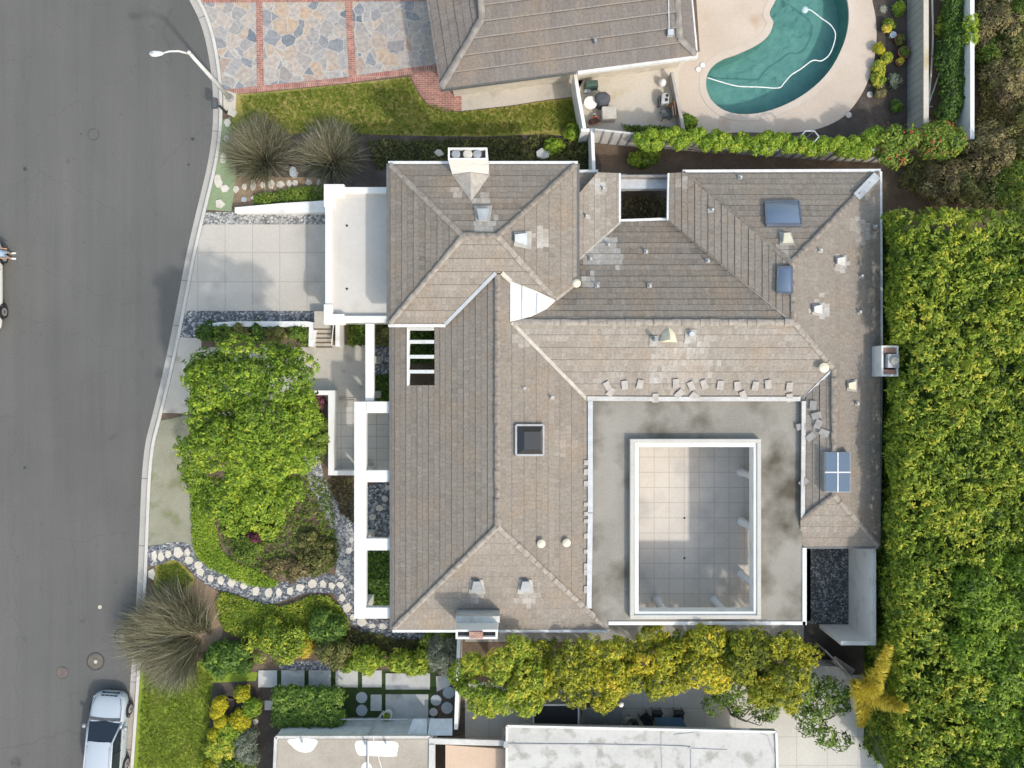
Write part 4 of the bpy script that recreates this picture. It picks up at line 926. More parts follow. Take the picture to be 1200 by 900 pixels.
# ------------------------------------------------------------------ foliage
def leaf_mesh(name, C, Nn, L, Wd, T, mat, parent=None, fold=.15, dirs=None):
    """C centres, Nn normals, L / Wd half sizes, T tints: one small folded leaf each"""
    C = np.asarray(C, float); n = len(C)
    Nn = Nn/np.linalg.norm(Nn, axis=1, keepdims=True)
    if dirs is None: dirs = RNG.normal(size=(n,3))
    d = dirs - Nn*(dirs*Nn).sum(1, keepdims=True); d /= np.linalg.norm(d, axis=1, keepdims=True)+1e-9
    s = np.cross(Nn, d); L = np.asarray(L).reshape(-1,1)*np.ones((n,1)); Wd = np.asarray(Wd).reshape(-1,1)*np.ones((n,1))
    V = np.empty((n,4,3)); V[:,0] = C - d*L; V[:,1] = C + s*Wd + Nn*Wd*fold*2 - d*L*.1; V[:,2] = C + d*L - Nn*L*fold; V[:,3] = C - s*Wd + Nn*Wd*fold*2 - d*L*.1
    off = wloc(parent) if parent else Vector((0,0,0)); V -= np.array(off)
    me = bpy.data.meshes.new(name); me.vertices.add(4*n); me.vertices.foreach_set('co', V.reshape(-1).astype(np.float32))
    me.loops.add(4*n); me.loops.foreach_set('vertex_index', np.arange(4*n, dtype=np.int32))
    me.polygons.add(n); me.polygons.foreach_set('loop_start', np.arange(0, 4*n, 4, dtype=np.int32)); me.polygons.foreach_set('loop_total', np.full(n, 4, dtype=np.int32))
    me.materials.append(mat); a = me.attributes.new('tint', 'FLOAT', 'POINT'); a.data.foreach_set('value', np.repeat(np.clip(T,0,1), 4).astype(np.float32))
    me.update(calc_edges=True); me.validate()
    o = bpy.data.objects.new(name, me); COL.objects.link(o)
    if parent: o.parent = parent
    return o
def rosettes(Cc, Nc, Tc, k, spread, L, asp, droop=.5, tvar=.1):
    """k leaves around each cluster centre"""
    n = len(Cc); C = np.repeat(Cc, k, 0); Nn = np.repeat(Nc, k, 0); T = np.repeat(Tc, k)
    ang = RNG.random(n*k)*2*math.pi; a = np.cross(Nn, np.array([.3,.8,.2])); a /= np.linalg.norm(a, axis=1, keepdims=True)+1e-9; b = np.cross(Nn, a)
    rad = a*np.cos(ang)[:,None] + b*np.sin(ang)[:,None]; rr = (RNG.random(n*k)**.6)[:,None]
    C2 = C + rad*spread*rr + Nn*spread*(.35*(1-rr)+.15*RNG.normal(size=(n*k,1)))
    N2 = Nn + rad*droop*rr + RNG.normal(size=(n*k,3))*.28
    Ls = L*(.7+.6*RNG.random(n*k))
    return C2, N2, Ls, Ls*asp, T + RNG.normal(size=n*k)*tvar, rad
def blob_points(blobs, n, low=-.25, jitter=.2, inner=.3):
    """points over a set of ellipsoids (c, (rx,ry,rz)), the buried ones dropped"""
    wts = np.array([b[1][0]*b[1][1] for b in blobs]); wts = wts/wts.sum(); idx = RNG.choice(len(blobs), n, p=wts)
    D = RNG.normal(size=(n,3)); D[:,2] = np.where(D[:,2] < low, -D[:,2], D[:,2]); D /= np.linalg.norm(D, axis=1, keepdims=True)
    cc = np.array([b[0] for b in blobs])[idx]; rr = np.array([b[1] for b in blobs])[idx]
    sc = 1 - inner*RNG.random((n,1))**2 + jitter*RNG.normal(size=(n,1))*.6
    Pn = cc + D*rr*sc; keep = np.ones(n, bool)
    for j, (c, r) in enumerate(blobs):
        q = (((Pn - np.array(c))/np.array(r))**2).sum(1); keep &= (q > .62) | (idx == j)
    Nn = D/rr; Nn /= np.linalg.norm(Nn, axis=1, keepdims=True)
    return Pn[keep], Nn[keep], idx[keep]
def foliage(name, blobs, mat, parent=None, n=400, k=8, spread=.22, L=.11, asp=.45, base=.5, tv=.16, blobtv=.08, upb=.7, droop=.6, **kw):
    Pn, Nn, idx = blob_points(blobs, n, **kw); Nn = Nn + np.array([0,0,upb]); Nn /= np.linalg.norm(Nn, axis=1, keepdims=True)
    bt = RNG.normal(size=len(blobs))*blobtv
    T = base + bt[idx] + RNG.normal(size=len(Pn))*tv
    Pn[:,2] = np.maximum(Pn[:,2], .06)
    C, N2, Ls, Ws, T2, rad = rosettes(Pn, Nn, T, k, spread, L, asp, droop)
    C[:,2] = np.maximum(C[:,2], .03)
    return leaf_mesh(name, C, N2, Ls, Ws, T2, mat, parent, dirs=rad + RNG.normal(size=rad.shape)*.3)
def pb(px, py, z, rx, ry, rz): p = P(px, py, z); return (tuple(p), (rx, ry, rz))
def scatter_blobs(px, py, rpx, rpy, z, n, r, rz=None, seed=0):
    """n lumps within an ellipse of photo-pixel radii around (px, py)"""
    g = random.Random(seed*77+int(px)); out = []
    n = int(n*1.8); r = r*.74
    for i in range(n):
        a = g.random()*6.283; q = math.sqrt(g.random()); x, y = px + math.cos(a)*q*rpx, py + math.sin(a)*q*rpy
        rr = r*g.uniform(.7, 1.25); zz = z*(1 - .35*q*q)*g.uniform(.8, 1.08); out.append(pb(x, y, max(.1, zz-(rz or rr)*.6), rr, rr*g.uniform(.8,1.2), (rz or rr)*g.uniform(.8,1.15)))
    return out
def limbs(mb, base, tips, r0, rnd, bend=.35):
    for t in tips:
        t = Vector(t); b = Vector(base); m = b.lerp(t, .45) + Vector((rnd.gauss(0,bend), rnd.gauss(0,bend), rnd.uniform(0,bend))); 
        pts = [b, b.lerp(m, .5)+Vector((0,0,.1)), m, m.lerp(t, .6)+Vector((rnd.gauss(0,bend*.4), rnd.gauss(0,bend*.4), .05)), t]
        mb.tube(pts, [r0, r0*.8, r0*.6, r0*.4, r0*.15], 7)
def tree(name, label, cat, base_px, blobs, mat, barkm=bark, trunk_r=.16, trunk_h=1.6, grp=None, nl=7, seed=1, **kw):
    b = P(*base_px); t = thing(name, label, cat, b, grp); rnd = random.Random(seed); mb = MB()
    fork = b + Vector((rnd.gauss(0,.1), rnd.gauss(0,.1), trunk_h)); mb.tube([b, b.lerp(fork,.3)+Vector((.04,.02,0)), fork], [trunk_r*1.35, trunk_r, trunk_r*.8], 10)
    sel = blobs if len(blobs) <= nl else rnd.sample(blobs, nl)
    limbs(mb, fork, [Vector(q[0])+Vector((0,0,q[1][2]*.45)) for q in sel], trunk_r*.62, rnd); mb.build('trunk', barkm, t, True)
    foliage('crown', blobs, mat, t, **kw); return t
def shrub(name, label, cat, blobs, mat, base_px=None, grp=None, stems=True, **kw):
    cx = sum(q[0][0] for q in blobs)/len(blobs); cy = sum(q[0][1] for q in blobs)/len(blobs)
    t = thing(name, label, cat, (cx, cy, 0), grp)
    if stems:
        mb = MB(); rnd = random.Random(len(label)); limbs(mb, (cx, cy, 0), [q[0] for q in blobs[:6]], .03, rnd, .06); mb.build('stem', bark, t, True)
    foliage('foliage', blobs, mat, t, **kw); return t

# --- front tree
g = random.Random(3); bl = []
for i in range(46):
    a = g.random()*6.283; q = math.sqrt(g.random())*.86; x = 297+math.cos(a)*q*78; y = 482+math.sin(a)*q*86
    bl.append(pb(x, y, 6.9-.7*q*q+g.uniform(-.3,.3), g.uniform(.62,.95), g.uniform(.62,.95), g.uniform(.5,.8)))
for i in range(16): bl.append(pb(297+g.uniform(-62,62), 485+g.uniform(-70,75), 5.3, .85, .85, .6))
for x, y in ((228,545),(232,560),(262,575),(300,585),(340,575),(225,525),(355,540),(245,590),(285,560),(320,560)):
    bl.append(pb(x, y, 4.2, .7, .7, .5))
tree('broadleaf_tree', 'large bushy bright green tree on the front garden island beside the street', 'tree', (300, 500), bl, L_tree, palebark, .22, 1.5, nl=16, seed=4, n=8200, k=9, spread=.17, L=.082, asp=.45, base=.47, droop=.9, inner=.45, jitter=.2, tv=.22)
# island planting below the tree
shrub('groundcover_mound', 'low bright green ground cover mound at the south foot of the front tree', 'ground cover', scatter_blobs(297,600,38,30,.5,22,.55,.35,1), L_tree, n=900, k=9, spread=.2, L=.09, base=.6)
shrub('groundcover_mound', 'round dark green cushion plant south of the front tree', 'ground cover', scatter_blobs(290,645,17,14,.5,9,.45,.35,2), L_mid, n=420, k=9, spread=.15, L=.06, base=.5)
shrub('dry_shrub', 'brownish low shrub at the southeast end of the tree island', 'shrub', scatter_blobs(368,645,22,22,.5,14,.42,.35,3), L_olive, n=420, k=8, spread=.2, L=.08, base=.42)
shrub('dry_shrub', 'sparse brown shrub at the south tip of the tree island above the stone path', 'shrub', scatter_blobs(335,668,26,12,.4,10,.35,.3,3), L_brown, n=300, k=8, spread=.18, L=.07, base=.5)
shrub('green_shrub', 'leafy green shrub at the east side of the front tree near the gravel branch', 'shrub', scatter_blobs(372,512,10,28,1.2,10,.4,.4,5), L_mid, n=360, k=8, spread=.2, L=.1, base=.6)
shrub('purple_shrub', 'small purple leaved plant inside the bend of the entry wall', 'shrub', scatter_blobs(374,470,7,6,.4,5,.28,.25,1), L_purple, n=120, k=8, spread=.14, L=.08)
shrub('purple_shrub', 'dark purplish clump at the south edge of the front tree', 'shrub', scatter_blobs(300,628,8,5,.5,4,.25,.25,1), L_purple, n=70, k=8, spread=.14, L=.08, base=.3)
def carpet(name, label, px, mat, n, h=.12, L=.07, base=.55, tv=.18, asp=.4, cat='ground cover', k=4, kind='stuff', spread=.1, upn=.6):
    pts = [P(a, b) for a, b in px]; xs = [p.x for p in pts]; ys = [p.y for p in pts]; got = []
    tri = tessellate_polygon([pts]); A = [abs((pts[t[1]]-pts[t[0]]).cross(pts[t[2]]-pts[t[0]]).z)/2 for t in tri]; A = np.array(A)/sum(A)
    idx = RNG.choice(len(tri), n, p=A); u = RNG.random((n,2)); f = u.sum(1) > 1; u[f] = 1-u[f]
    arr = np.array([[p.x,p.y,0] for p in pts]); tr = np.array(tri)[idx]
    C = arr[tr[:,0]] + (arr[tr[:,1]]-arr[tr[:,0]])*u[:,:1] + (arr[tr[:,2]]-arr[tr[:,0]])*u[:,1:]
    lump = np.sin(C[:,0]*2.1)*np.cos(C[:,1]*1.7+C[:,0]) ; C[:,2] = h*(.5+.35*lump+.3*RNG.random(n)); C[:,2] = np.maximum(C[:,2], .03)
    Nn = RNG.normal(size=(n,3))*.5; Nn[:,2] = abs(Nn[:,2])+upn
    Nn /= np.linalg.norm(Nn, axis=1, keepdims=True)
    a, b, c, d, T, rad = rosettes(C, Nn, base+RNG.normal(size=n)*tv+.12*lump, k, spread, L, asp); a[:,2] = np.maximum(a[:,2], .03)
    o = leaf_mesh(name, a, b, c, d, T, mat, None, dirs=rad); return tag(o, label, cat, None, kind)
carpet('groundcover', 'bright green crescent of low ground cover west of the tree island', smooth_px([(226,570),(250,562),(252,600),(258,640),(275,658),(300,668),(325,680),(318,688),(285,682),(262,672),(240,660),(228,640)],3), L_tree, 3600, .14, .055, .62, tv=.12)
carpet('groundcover', 'mixed green and bare ground cover under the front tree', smooth_px([(258,590),(300,560),(380,560),(392,610),(395,660),(360,676),(325,674),(290,662),(264,640)],3), L_mid, 2400, .16, .06, .5, tv=.2)
carpet('groundcover', 'yellow green ground cover south of the stone path', smooth_px([(258,695),(290,702),(330,710),(365,698),(385,699),(402,716),(408,735),(380,745),(350,752),(300,748),(262,735)],3), L_lime, 4200, .22, .06, .52, tv=.17)
carpet('groundcover', 'dark low planting along the south wall west of the brick chimney', [(405,735),(470,748),(540,750),(540,772),(440,768),(400,760)], L_olive, 1100, .2, .07, .3, tv=.2)
carpet('groundcover', 'dark green plants under the open bays of the pergola', [(430,646),(460,646),(460,712),(430,712)], L_dark, 900, .3, .09, .55, tv=.2)
carpet('groundcover', 'dark green strip planting beside the entry beam', [(438,382),(460,382),(460,405),(438,405)], L_olive, 220, .2, .08, .35)
carpet('groundcover', 'clipped dark green patch between the entry beam and the house', [(437,440),(460,440),(460,470),(437,470)], L_dark, 420, .2, .08, .6)
carpet('groundcover', 'green plants beside the gravel east of the entry steps', [(408,381),(428,381),(428,404),(410,404)], L_mid, 260, .25, .09, .5)
carpet('groundcover', 'reddish dark soil plants west of the pergola', [(385,560),(415,560),(415,612),(398,600)], L_brown, 350, .15, .07, .35)
carpet('groundcover', 'dark plants seen through the slatted roof opening', [(470,375),(520,375),(520,425),(470,425)], L_dark, 700, .4, .1, .5)
carpet('groundcover', 'green strip planting above the white wedge wall by the driveway', smooth_px([(300,231),(320,226),(345,222),(378,219),(380,233),(340,238),(302,241)],2), L_mid, 620, .3, .07, .5)
carpet('groundcover', 'dark tangled planting in the shade north of the house', [(430,165),(560,164),(640,160),(692,172),(692,198),(560,198),(440,198)], L_olive, 2400, .25, .08, .22, tv=.18)
carpet('groundcover', 'low green plants in the light well north of the house', [(730,232),(782,232),(782,256),(730,256)], L_brown, 260, .25, .09, .5)
# planter by the steps
for x, y, m, lb in ((244,389,L_dark,'dark green shrub at the street end of the white planter'),(262,392,L_mid,'second shrub from the street in the white planter'),(280,390,L_olive,'olive toned shrub in the middle of the white planter'),(300,391,L_dark,'dark leafy shrub in the white planter near its middle'),(322,390,L_olive,'low olive shrub in the white planter two from the steps'),(350,392,L_mid,'light green shrub beside the steps in the white planter')):
    shrub('planter_shrub', lb, 'shrub', scatter_blobs(x,y,9,8,.7,5,.36,.32,int(x)), m, grp='shrubs in the white planter', n=150, k=8, spread=.16, L=.09, base=.5)

# --- grass in lawns
def tufts(name, label, px, n, mat, base=.5, hgt=.06):
    o = carpet(name, label, px, mat, n, .05, hgt, base, tv=.2, asp=.16, cat='grass', k=5, spread=.09, upn=.2); return o
tufts('grass', 'bright mown grass blades of the lawn beside the silver car', [(172,768),(200,762),(250,792),(246,830),(246,900),(162,900),(166,830)], 5200, L_blade, .52)
tufts('grass', 'patchy grass blades of the lawn north of the house', [(282,114),(400,102),(480,92),(500,122),(540,132),(670,118),(684,150),(560,158),(290,158)], 6000, L_blade, .46)
tufts('grass', 'small grass patch between the stone path and the fountain grass', [(186,664),(208,659),(226,680),(205,698),(186,692)], 700, L_blade, .4)

# --- fountain grasses
def fountain(name, label, px, py, n, ln, wid, mat, lean=(0,0), base=.45, z=.15, r0=.18, az0=0, azr=3.1416):
    t = thing(name, label, 'ornamental grass', P(px, py)); c = wloc(t); V = []; F = []; T = []
    for i in range(n):
        az = az0 + azr*float(np.clip(RNG.normal()*.5,-1,1)) if azr < 3 else RNG.random()*6.283; el = R(18 + 62*RNG.random()**.8); l = ln*(.55+.55*RNG.random()); d = np.array([math.cos(az)*math.cos(el)+lean[0], math.sin(az)*math.cos(el)+lean[1], math.sin(el)]); d /= np.linalg.norm(d)
        p = np.array([c.x + math.cos(az)*r0*RNG.random(), c.y + math.sin(az)*r0*RNG.random(), .05]); side = np.cross(d, [0,0,1]); side /= np.linalg.norm(side)+1e-9
        k = len(V); tv = base + RNG.normal()*.24; seg = 5
        for j in range(seg+1):
            w = wid*(1-.85*(j/seg)); 
            V += [tuple(p - side*w), tuple(p + side*w)]; T += [tv+.12*j/seg]*2
            d = d + np.array([0,0,-.22*(j+1)/seg*1.1]) + RNG.normal(size=3)*.075; d /= np.linalg.norm(d); p = p + d*l/seg; p[2] = max(p[2], .03)
        F += [(k+2*j, k+2*j+1, k+2*j+3, k+2*j+2) for j in range(seg)]
    build('blades', V, F, mat, t, attr=np.clip(T,0,1)); return t
fountain('fountain_grass', 'left of the two brown fountain grasses on the lawn north of the driveway', 309, 187, 3600, 1.75, .014, L_grass, (-.12,.16), .44, r0=.95, az0=1.6, azr=2.9)
fountain('fountain_grass', 'right of the two brown fountain grasses on the lawn north of the driveway', 390, 188, 3000, 1.6, .014, L_grass, (.0,.2), .48, r0=.9, az0=1.6, azr=2.9)
fountain('fountain_grass', 'big shaggy fountain grass spilling over the kerb beside the manhole', 219, 744, 6500, 2.35, .014, L_grass, (-.45,.12), .42, r0=1.5, az0=2.9, azr=2.4)
fountain('fountain_grass', 'small pale fountain grass clump at the lower side of the big shaggy one', 222, 760, 1500, 2.1, .012, L_grass, (-.1,-.1), .62, r0=.4, az0=3.8, azr=1.3)

# --- shrubs south of the path
shrub('round_shrub', 'glossy dark green shrub beside the big fountain grass', 'shrub', scatter_blobs(268,772,27,14,1.0,10,.5,.5,1), L_dark, n=700, k=9, spread=.2, L=.11, base=.62)
shrub('loose_shrub', 'loose yellow green shrub between the two gravel strips south of the path', 'shrub', scatter_blobs(325,752,32,22,1.2,16,.45,.4,2), L_lime, n=620, k=7, spread=.25, L=.09, base=.5)
shrub('round_shrub', 'dark green bush below the end of the stone path', 'shrub', scatter_blobs(383,735,17,16,1.1,8,.5,.5,3), L_dark, n=420, k=9, spread=.2, L=.1, base=.65)
shrub('dry_grass_clump', 'tan dried grass clump among the shrubs south of the path', 'ornamental grass', scatter_blobs(354,757,7,8,.5,5,.35,.3,4), L_gold, n=240, k=10, spread=.18, L=.16, asp=.08, base=.5)
shrub('olive_shrub', 'dusty olive shrub leaning over the pavers', 'shrub', scatter_blobs(392,766,18,14,1.3,9,.45,.4,5), L_olive, n=420, k=8, spread=.22, L=.08, base=.55)
shrub('vine_shrub', 'yellow green vine like shrub hanging over the west half of the pavers', 'shrub', scatter_blobs(430,776,28,11,1.4,14,.4,.35,6), L_lime, n=560, k=8, spread=.22, L=.11, base=.55)
shrub('vine_shrub', 'yellow green vine like shrub hanging over the large paver slab', 'shrub', scatter_blobs(480,776,24,10,1.4,12,.4,.35,7), L_lime, n=480, k=8, spread=.22, L=.11, base=.55)
shrub('silver_shrub', 'silvery grey shrub west of the brick flue chimney wall', 'shrub', scatter_blobs(518,768,15,17,1.5,10,.45,.4,8), L_silver, n=430, k=9, spread=.2, L=.1, asp=.2, base=.5)
shrub('leafy_shrub', 'green shrub at the foot of the house corner left of the brick flue chimney', 'shrub', scatter_blobs(515,750,16,7,.9,7,.35,.35,9), L_mid, n=220, k=8, spread=.18, L=.09, base=.5)
# box hedge by the pavers
bl = [pb(x, y, .95, .5, .5, .45) for x in range(332, 402, 12) for y in (815, 829, 840)]
shrub('box_hedge', 'rectangular clipped dark green hedge above the tan flat roof', 'hedge', bl, L_dark, n=1500, k=9, spread=.16, L=.09, base=.72, tv=.18, blobtv=.03)
# flower island
for x, y, r_, m, lb, bs in ((259,824,.36,L_flower,'yellow flower ball at the top left of the flower bed',.5),(256,833,.33,L_flower,'yellow flower ball just below the top left one in the flower bed',.6),(260,844,.3,L_flower,'yellow flower ball third down on the left of the flower bed',.5),(285,812,.38,L_flower,'yellow flower ball topmost in the flower bed',.5),(283,843,.52,L_flower,'largest yellow flower ball in the middle of the flower bed',.65),(252,858,.28,L_flower,'small yellow flower ball lowest on the left of the flower bed',.45),(246,897,.3,L_flower,'yellow flower ball at the bottom of the flower bed by the lawn',.4),
    (297,828,.45,L_tree,'round bright green shrub right of the flower balls',.65)):
    p = P(x, y, .45); shrub('flower_shrub' if m is L_flower else 'round_shrub', lb, 'flowering plant' if m is L_flower else 'shrub', [((p.x,p.y,.5),(r_,r_,.42))], m, n=int(260*r_/.35), k=8, spread=.1, L=.055, base=bs, tv=.2, grp='yellow flower balls in the bed' if m is L_flower else None)
shrub('leafy_shrub', 'speckled green shrub in the flower bed below the largest flower ball', 'shrub', scatter_blobs(270,857,14,9,.9,7,.4,.35,1), L_tree, n=330, k=8, spread=.18, L=.08, base=.62)
shrub('leafy_shrub', 'pale yellow green shrub at the lower left of the flower bed', 'shrub', scatter_blobs(259,877,13,11,.9,7,.42,.35,2), L_lime, n=330, k=8, spread=.18, L=.09, base=.75)
shrub('silver_shrub', 'silvery shrub at the lower right of the flower bed by the mulch', 'shrub', scatter_blobs(290,875,12,18,.9,9,.42,.35,3), L_silver, n=430, k=9, spread=.2, L=.1, asp=.2, base=.45)
shrub('leafy_shrub', 'green shrub at the bottom edge right of the flower bed', 'shrub', scatter_blobs(278,900,18,10,.8,7,.4,.35,4), L_mid, n=280, k=8, spread=.18, L=.08, base=.65)

# --- yellow row along the south wall
rowl = [(588,792,46,44,4.3,'rounded lime green tree west end of the yellow row beside the brick flue chimney',L_lime,.72,1),(652,786,34,40,3.9,'mixed green tree second from the west in the yellow row',L_yel,.42,2),(712,782,32,40,3.8,'sparse yellowing tree above the dark grey panel roof',L_yel,.55,3),(768,778,30,38,3.9,'yellow tree with bare twigs over the blue topped table',L_yel,.6,4),(830,772,34,30,4.1,'golden yellow tree fourth from the east end of the row',L_yel,.68,5),(872,768,26,28,4.1,'dark olive tree by the flat roof corner in the row',L_yel,.36,6),(912,785,34,40,4.2,'yellow green tree at the east end of the row',L_yel,.5,7)]
for x, y, rx, ry, z, lb, m, bs, sd in rowl:
    g = random.Random(sd*13); bl = []
    for i in range(26 if sd > 1 else 36):
        a = g.random()*6.283; q = math.sqrt(g.random())*.9; bl.append(pb(x+math.cos(a)*q*rx*1.22, y+math.sin(a)*q*ry*1.04, z-.7*q*q-.2+g.uniform(-.5,.4), g.uniform(.32,.72), g.uniform(.32,.72), g.uniform(.3,.6)))
    tree('garden_tree', lb, 'tree', (x, y), bl, m, bark, .1, 1.4, 'row of yellowing trees along the south wall', nl=10, seed=sd, n=int(1500*(1.6 if sd == 1 else 1.0)), k=9, spread=.16, L=.08, asp=.5, base=bs-.03, droop=.8, tv=.17, blobtv=.13)
g = random.Random(8)
bl = [pb(g.uniform(935,985), g.uniform(800,850), 2.4+g.uniform(-.3,.4), .5, .5, .4) for i in range(13)] + [pb(985,868,2.2,.45,.45,.35), pb(968,862,2.2,.5,.5,.35), pb(940,815,2.5,.5,.5,.4)]
tree('small_tree', 'small open dark leafed tree over the pale south terrace', 'tree', (958, 832), bl, L_mid, bark, .07, 1.0, seed=5, n=420, k=8, spread=.24, L=.10, asp=.4, base=.45)
bl = [pb(g.uniform(828,905), g.uniform(800,838), 2.0+g.uniform(-.3,.4), .45, .45, .4) for i in range(13)]
tree('small_tree', 'low green and grey twiggy tree under the golden yellow tree', 'tree', (850, 825), bl, L_mid, palebark, .07, .9, seed=6, n=400, k=8, spread=.22, L=.09, asp=.4, base=.45)
# golden fronds
t = thing('golden_fern', 'golden yellow feathery plant with three plumes at the corner of the tall hedge', 'plant', P(1005, 805)); c = P(1010, 810, 3.8)
for (ax, ay, az) in ((1042,757,6.3),(1061,830,6.0),(1000,800,5.0),(1008,850,3.0),(1030,800,6.2)):
    a = Vector(c); b = P(ax, ay, az); n_ = 620; u = RNG.random(n_)**.8; d = np.array((b-a)); L0 = np.linalg.norm(d); d = d/L0
    cen = np.array(a) + d*(u*L0)[:,None] + np.array([0,0,1])*(np.sin(u*math.pi)*.3)[:,None]
    out = RNG.normal(size=(n_,3)); out -= (out*d).sum(1, keepdims=True)*d; out /= np.linalg.norm(out, axis=1, keepdims=True)
    w_ = (.5*(1-.75*u)+.06)[:,None]; leaf_mesh('plume', cen + out*w_*.6, np.cross(out, d)+RNG.normal(size=(n_,3))*.3+np.array([0,0,.6]), w_[:,0]*.7, .022, .5+.3*RNG.normal(size=n_), L_gold, t, dirs=out+d*.5)
mb = MB(); mb.tube([P(1005,805), c], [.1,.06], 8); mb.build('stem', bark, t, True)

# --- tall hedge on the east side, and the dark trees
def hedge_points(n, x0, x1, y0, y1, ztop, seed):
    g = np.random.default_rng(seed); A = (x1-x0)*(y1-y0); B = 5.0*(y1-y0); nt = int(n*A/(A+.8*B)); ns = n-nt
    C = np.empty((n,3)); Nn = np.empty((n,3))
    C[:nt,0] = g.uniform(x0,x1,nt); C[:nt,1] = g.uniform(y0,y1,nt)
    lum = .45*np.sin(C[:nt,0]*1.3+.6*np.sin(C[:nt,1]))*np.cos(C[:nt,1]*.9)+.25*np.sin(C[:nt,0]*2.7+C[:nt,1]*2.2)+.2*np.cos(C[:nt,1]*3.1-C[:nt,0]*1.9)
    ed = np.clip((C[:nt,0]-x0)/1.6,0,1); ed2 = np.clip((y1-C[:nt,1])/1.2,0,1)
    C[:nt,2] = ztop + lum*.55 - .6*(1-ed)**2 - .8*(1-ed2)**2 - 1.0*g.random(nt)**2; Nn[:nt] = g.normal(size=(nt,3))*.35; Nn[:nt,2] = 1; Nn[:nt,0] -= .8*(1-ed)
    C[nt:,1] = g.uniform(y0,y1,ns); C[nt:,2] = g.uniform(.3,ztop-.6,ns); C[nt:,0] = x0 + .05 + .3*g.random(ns) + .15*np.sin(C[nt:,1]*1.7+C[nt:,2]) + .5*(C[nt:,2] < 4.2)
    Nn[nt:] = g.normal(size=(ns,3))*.4; Nn[nt:,0] -= 1; Nn[nt:,2] += .6
    T = np.concatenate([lum*.22, np.zeros(ns)-.05])
    return C, Nn/np.linalg.norm(Nn, axis=1, keepdims=True), T
t = thing('tall_hedge', 'tall overgrown bright lime hedge running the length of the house on its east side', 'hedge', (21.5, -3, 0))
yb_, yt_ = P(0, 905, 6).y, P(0, 240, 6).y
C, Nn, T = hedge_points(14000, 17.8, 26.5, yb_-1.5, yt_, 5.9, 3)
m_ = ~((C[:,0] > 22.8) & (C[:,1] < -8.2)) & ~((C[:,0] < 18.35) & (C[:,1] > .1) & (C[:,1] < 2.0) & (C[:,2] > 2.5)); C, Nn, T = C[m_], Nn[m_], T[m_]
yy_ = C[:,1]; far = np.clip((C[:,0]-20.5)/5, 0, 1)
Tc = .53 - .13*far*(.5+.5*np.sin(C[:,1]*.7+C[:,0]*.5)) + T*1.2 + RNG.normal(size=len(C))*.2 + .05*np.sin(yy_*.8)
a, b, c_, d, T2, rad = rosettes(C, Nn, Tc, 10, .19, .098, .4, .8); leaf_mesh('foliage', a, b, c_, d, T2, L_lime, t, dirs=rad)
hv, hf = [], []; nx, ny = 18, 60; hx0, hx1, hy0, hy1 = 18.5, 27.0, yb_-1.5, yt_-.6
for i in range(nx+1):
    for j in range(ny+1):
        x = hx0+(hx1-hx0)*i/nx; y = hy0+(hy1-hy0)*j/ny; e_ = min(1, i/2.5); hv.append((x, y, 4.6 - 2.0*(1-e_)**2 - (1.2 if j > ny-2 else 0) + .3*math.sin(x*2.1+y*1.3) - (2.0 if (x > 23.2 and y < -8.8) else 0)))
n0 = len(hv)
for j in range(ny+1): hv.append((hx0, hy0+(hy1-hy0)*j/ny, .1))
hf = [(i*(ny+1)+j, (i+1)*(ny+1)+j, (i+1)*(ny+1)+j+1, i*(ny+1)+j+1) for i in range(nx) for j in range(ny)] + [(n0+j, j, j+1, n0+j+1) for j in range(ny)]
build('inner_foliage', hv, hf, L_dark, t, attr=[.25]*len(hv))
for i in range(8):
    y = -17.8+i*3.2; m2 = MB(); m2.tube([(20.6,y,0),(20.7,y+.2,2.5),(20.5,y,5)], [.14,.1,.04], 8); limbs(m2, (20.7,y+.2,2.5), [(20.7+random.uniform(-1.8,4.5), y+random.uniform(-1.5,1.5), 5.0) for j in range(5)], .06, random); m2.build('trunk', bark, t, True)
g = random.Random(31); bl = []
for i in range(56): bl.append(pb(g.uniform(1128,1230), g.uniform(655,930), 5.5+g.uniform(-.6,.5), g.uniform(.6,1.0), g.uniform(.6,1.0), .7))
tree('evergreen_tree', 'dark glossy green tree in the lower right corner beside the lime hedge', 'tree', (1175, 800), bl, L_tree, bark, .25, 2.5, nl=14, seed=9, n=6500, k=10, spread=.19, L=.095, asp=.45, base=.36, droop=.8, tv=.17)
g = random.Random(33)
bl = [pb(g.uniform(1040,1130), g.uniform(858,888), 2.3+g.uniform(-.3,.4), .6, .6, .5) for i in range(16)]
shrub('broad_shrub', 'yellow green shrub below the lime hedge beside the pale terrace', 'shrub', bl, L_lime, n=650, k=9, spread=.22, L=.11, base=.6)
# wild brush in the upper right
wild = [(1160,30,30,36,2.2,L_brown,'dry brown brush at the top right corner beyond the thin white wall'),(1190,60,26,34,2.6,L_olive,'olive green brush at the right edge of the picture near the top'),(1165,100,28,34,2.4,L_brown,'brown and green brush east of the thin white wall'),(1190,150,26,40,2.8,L_olive,'thick olive brush right of the end of the thin white wall'),(1160,185,28,32,2.6,L_brown,'dry grey brown brush below the end of the thin white wall'),(1190,225,28,34,3.0,L_mid,'green wild shrub above the northeast corner of the lime hedge'),(1110,215,30,20,2.4,L_brown,'twiggy brown shrub under the red bougainvillea'),(1180,10,30,26,2.2,L_mid,'green wild shrub cut by the top edge of the picture'),(1075,205,16,14,1.2,L_olive,'low olive shrub at the northeast corner of the house'),(1150,70,14,26,1.8,L_mid,'upright green shrub against the thin white wall'),(1145,225,26,22,2.6,L_olive,'olive shrub between the bougainvillea and the lime hedge')]
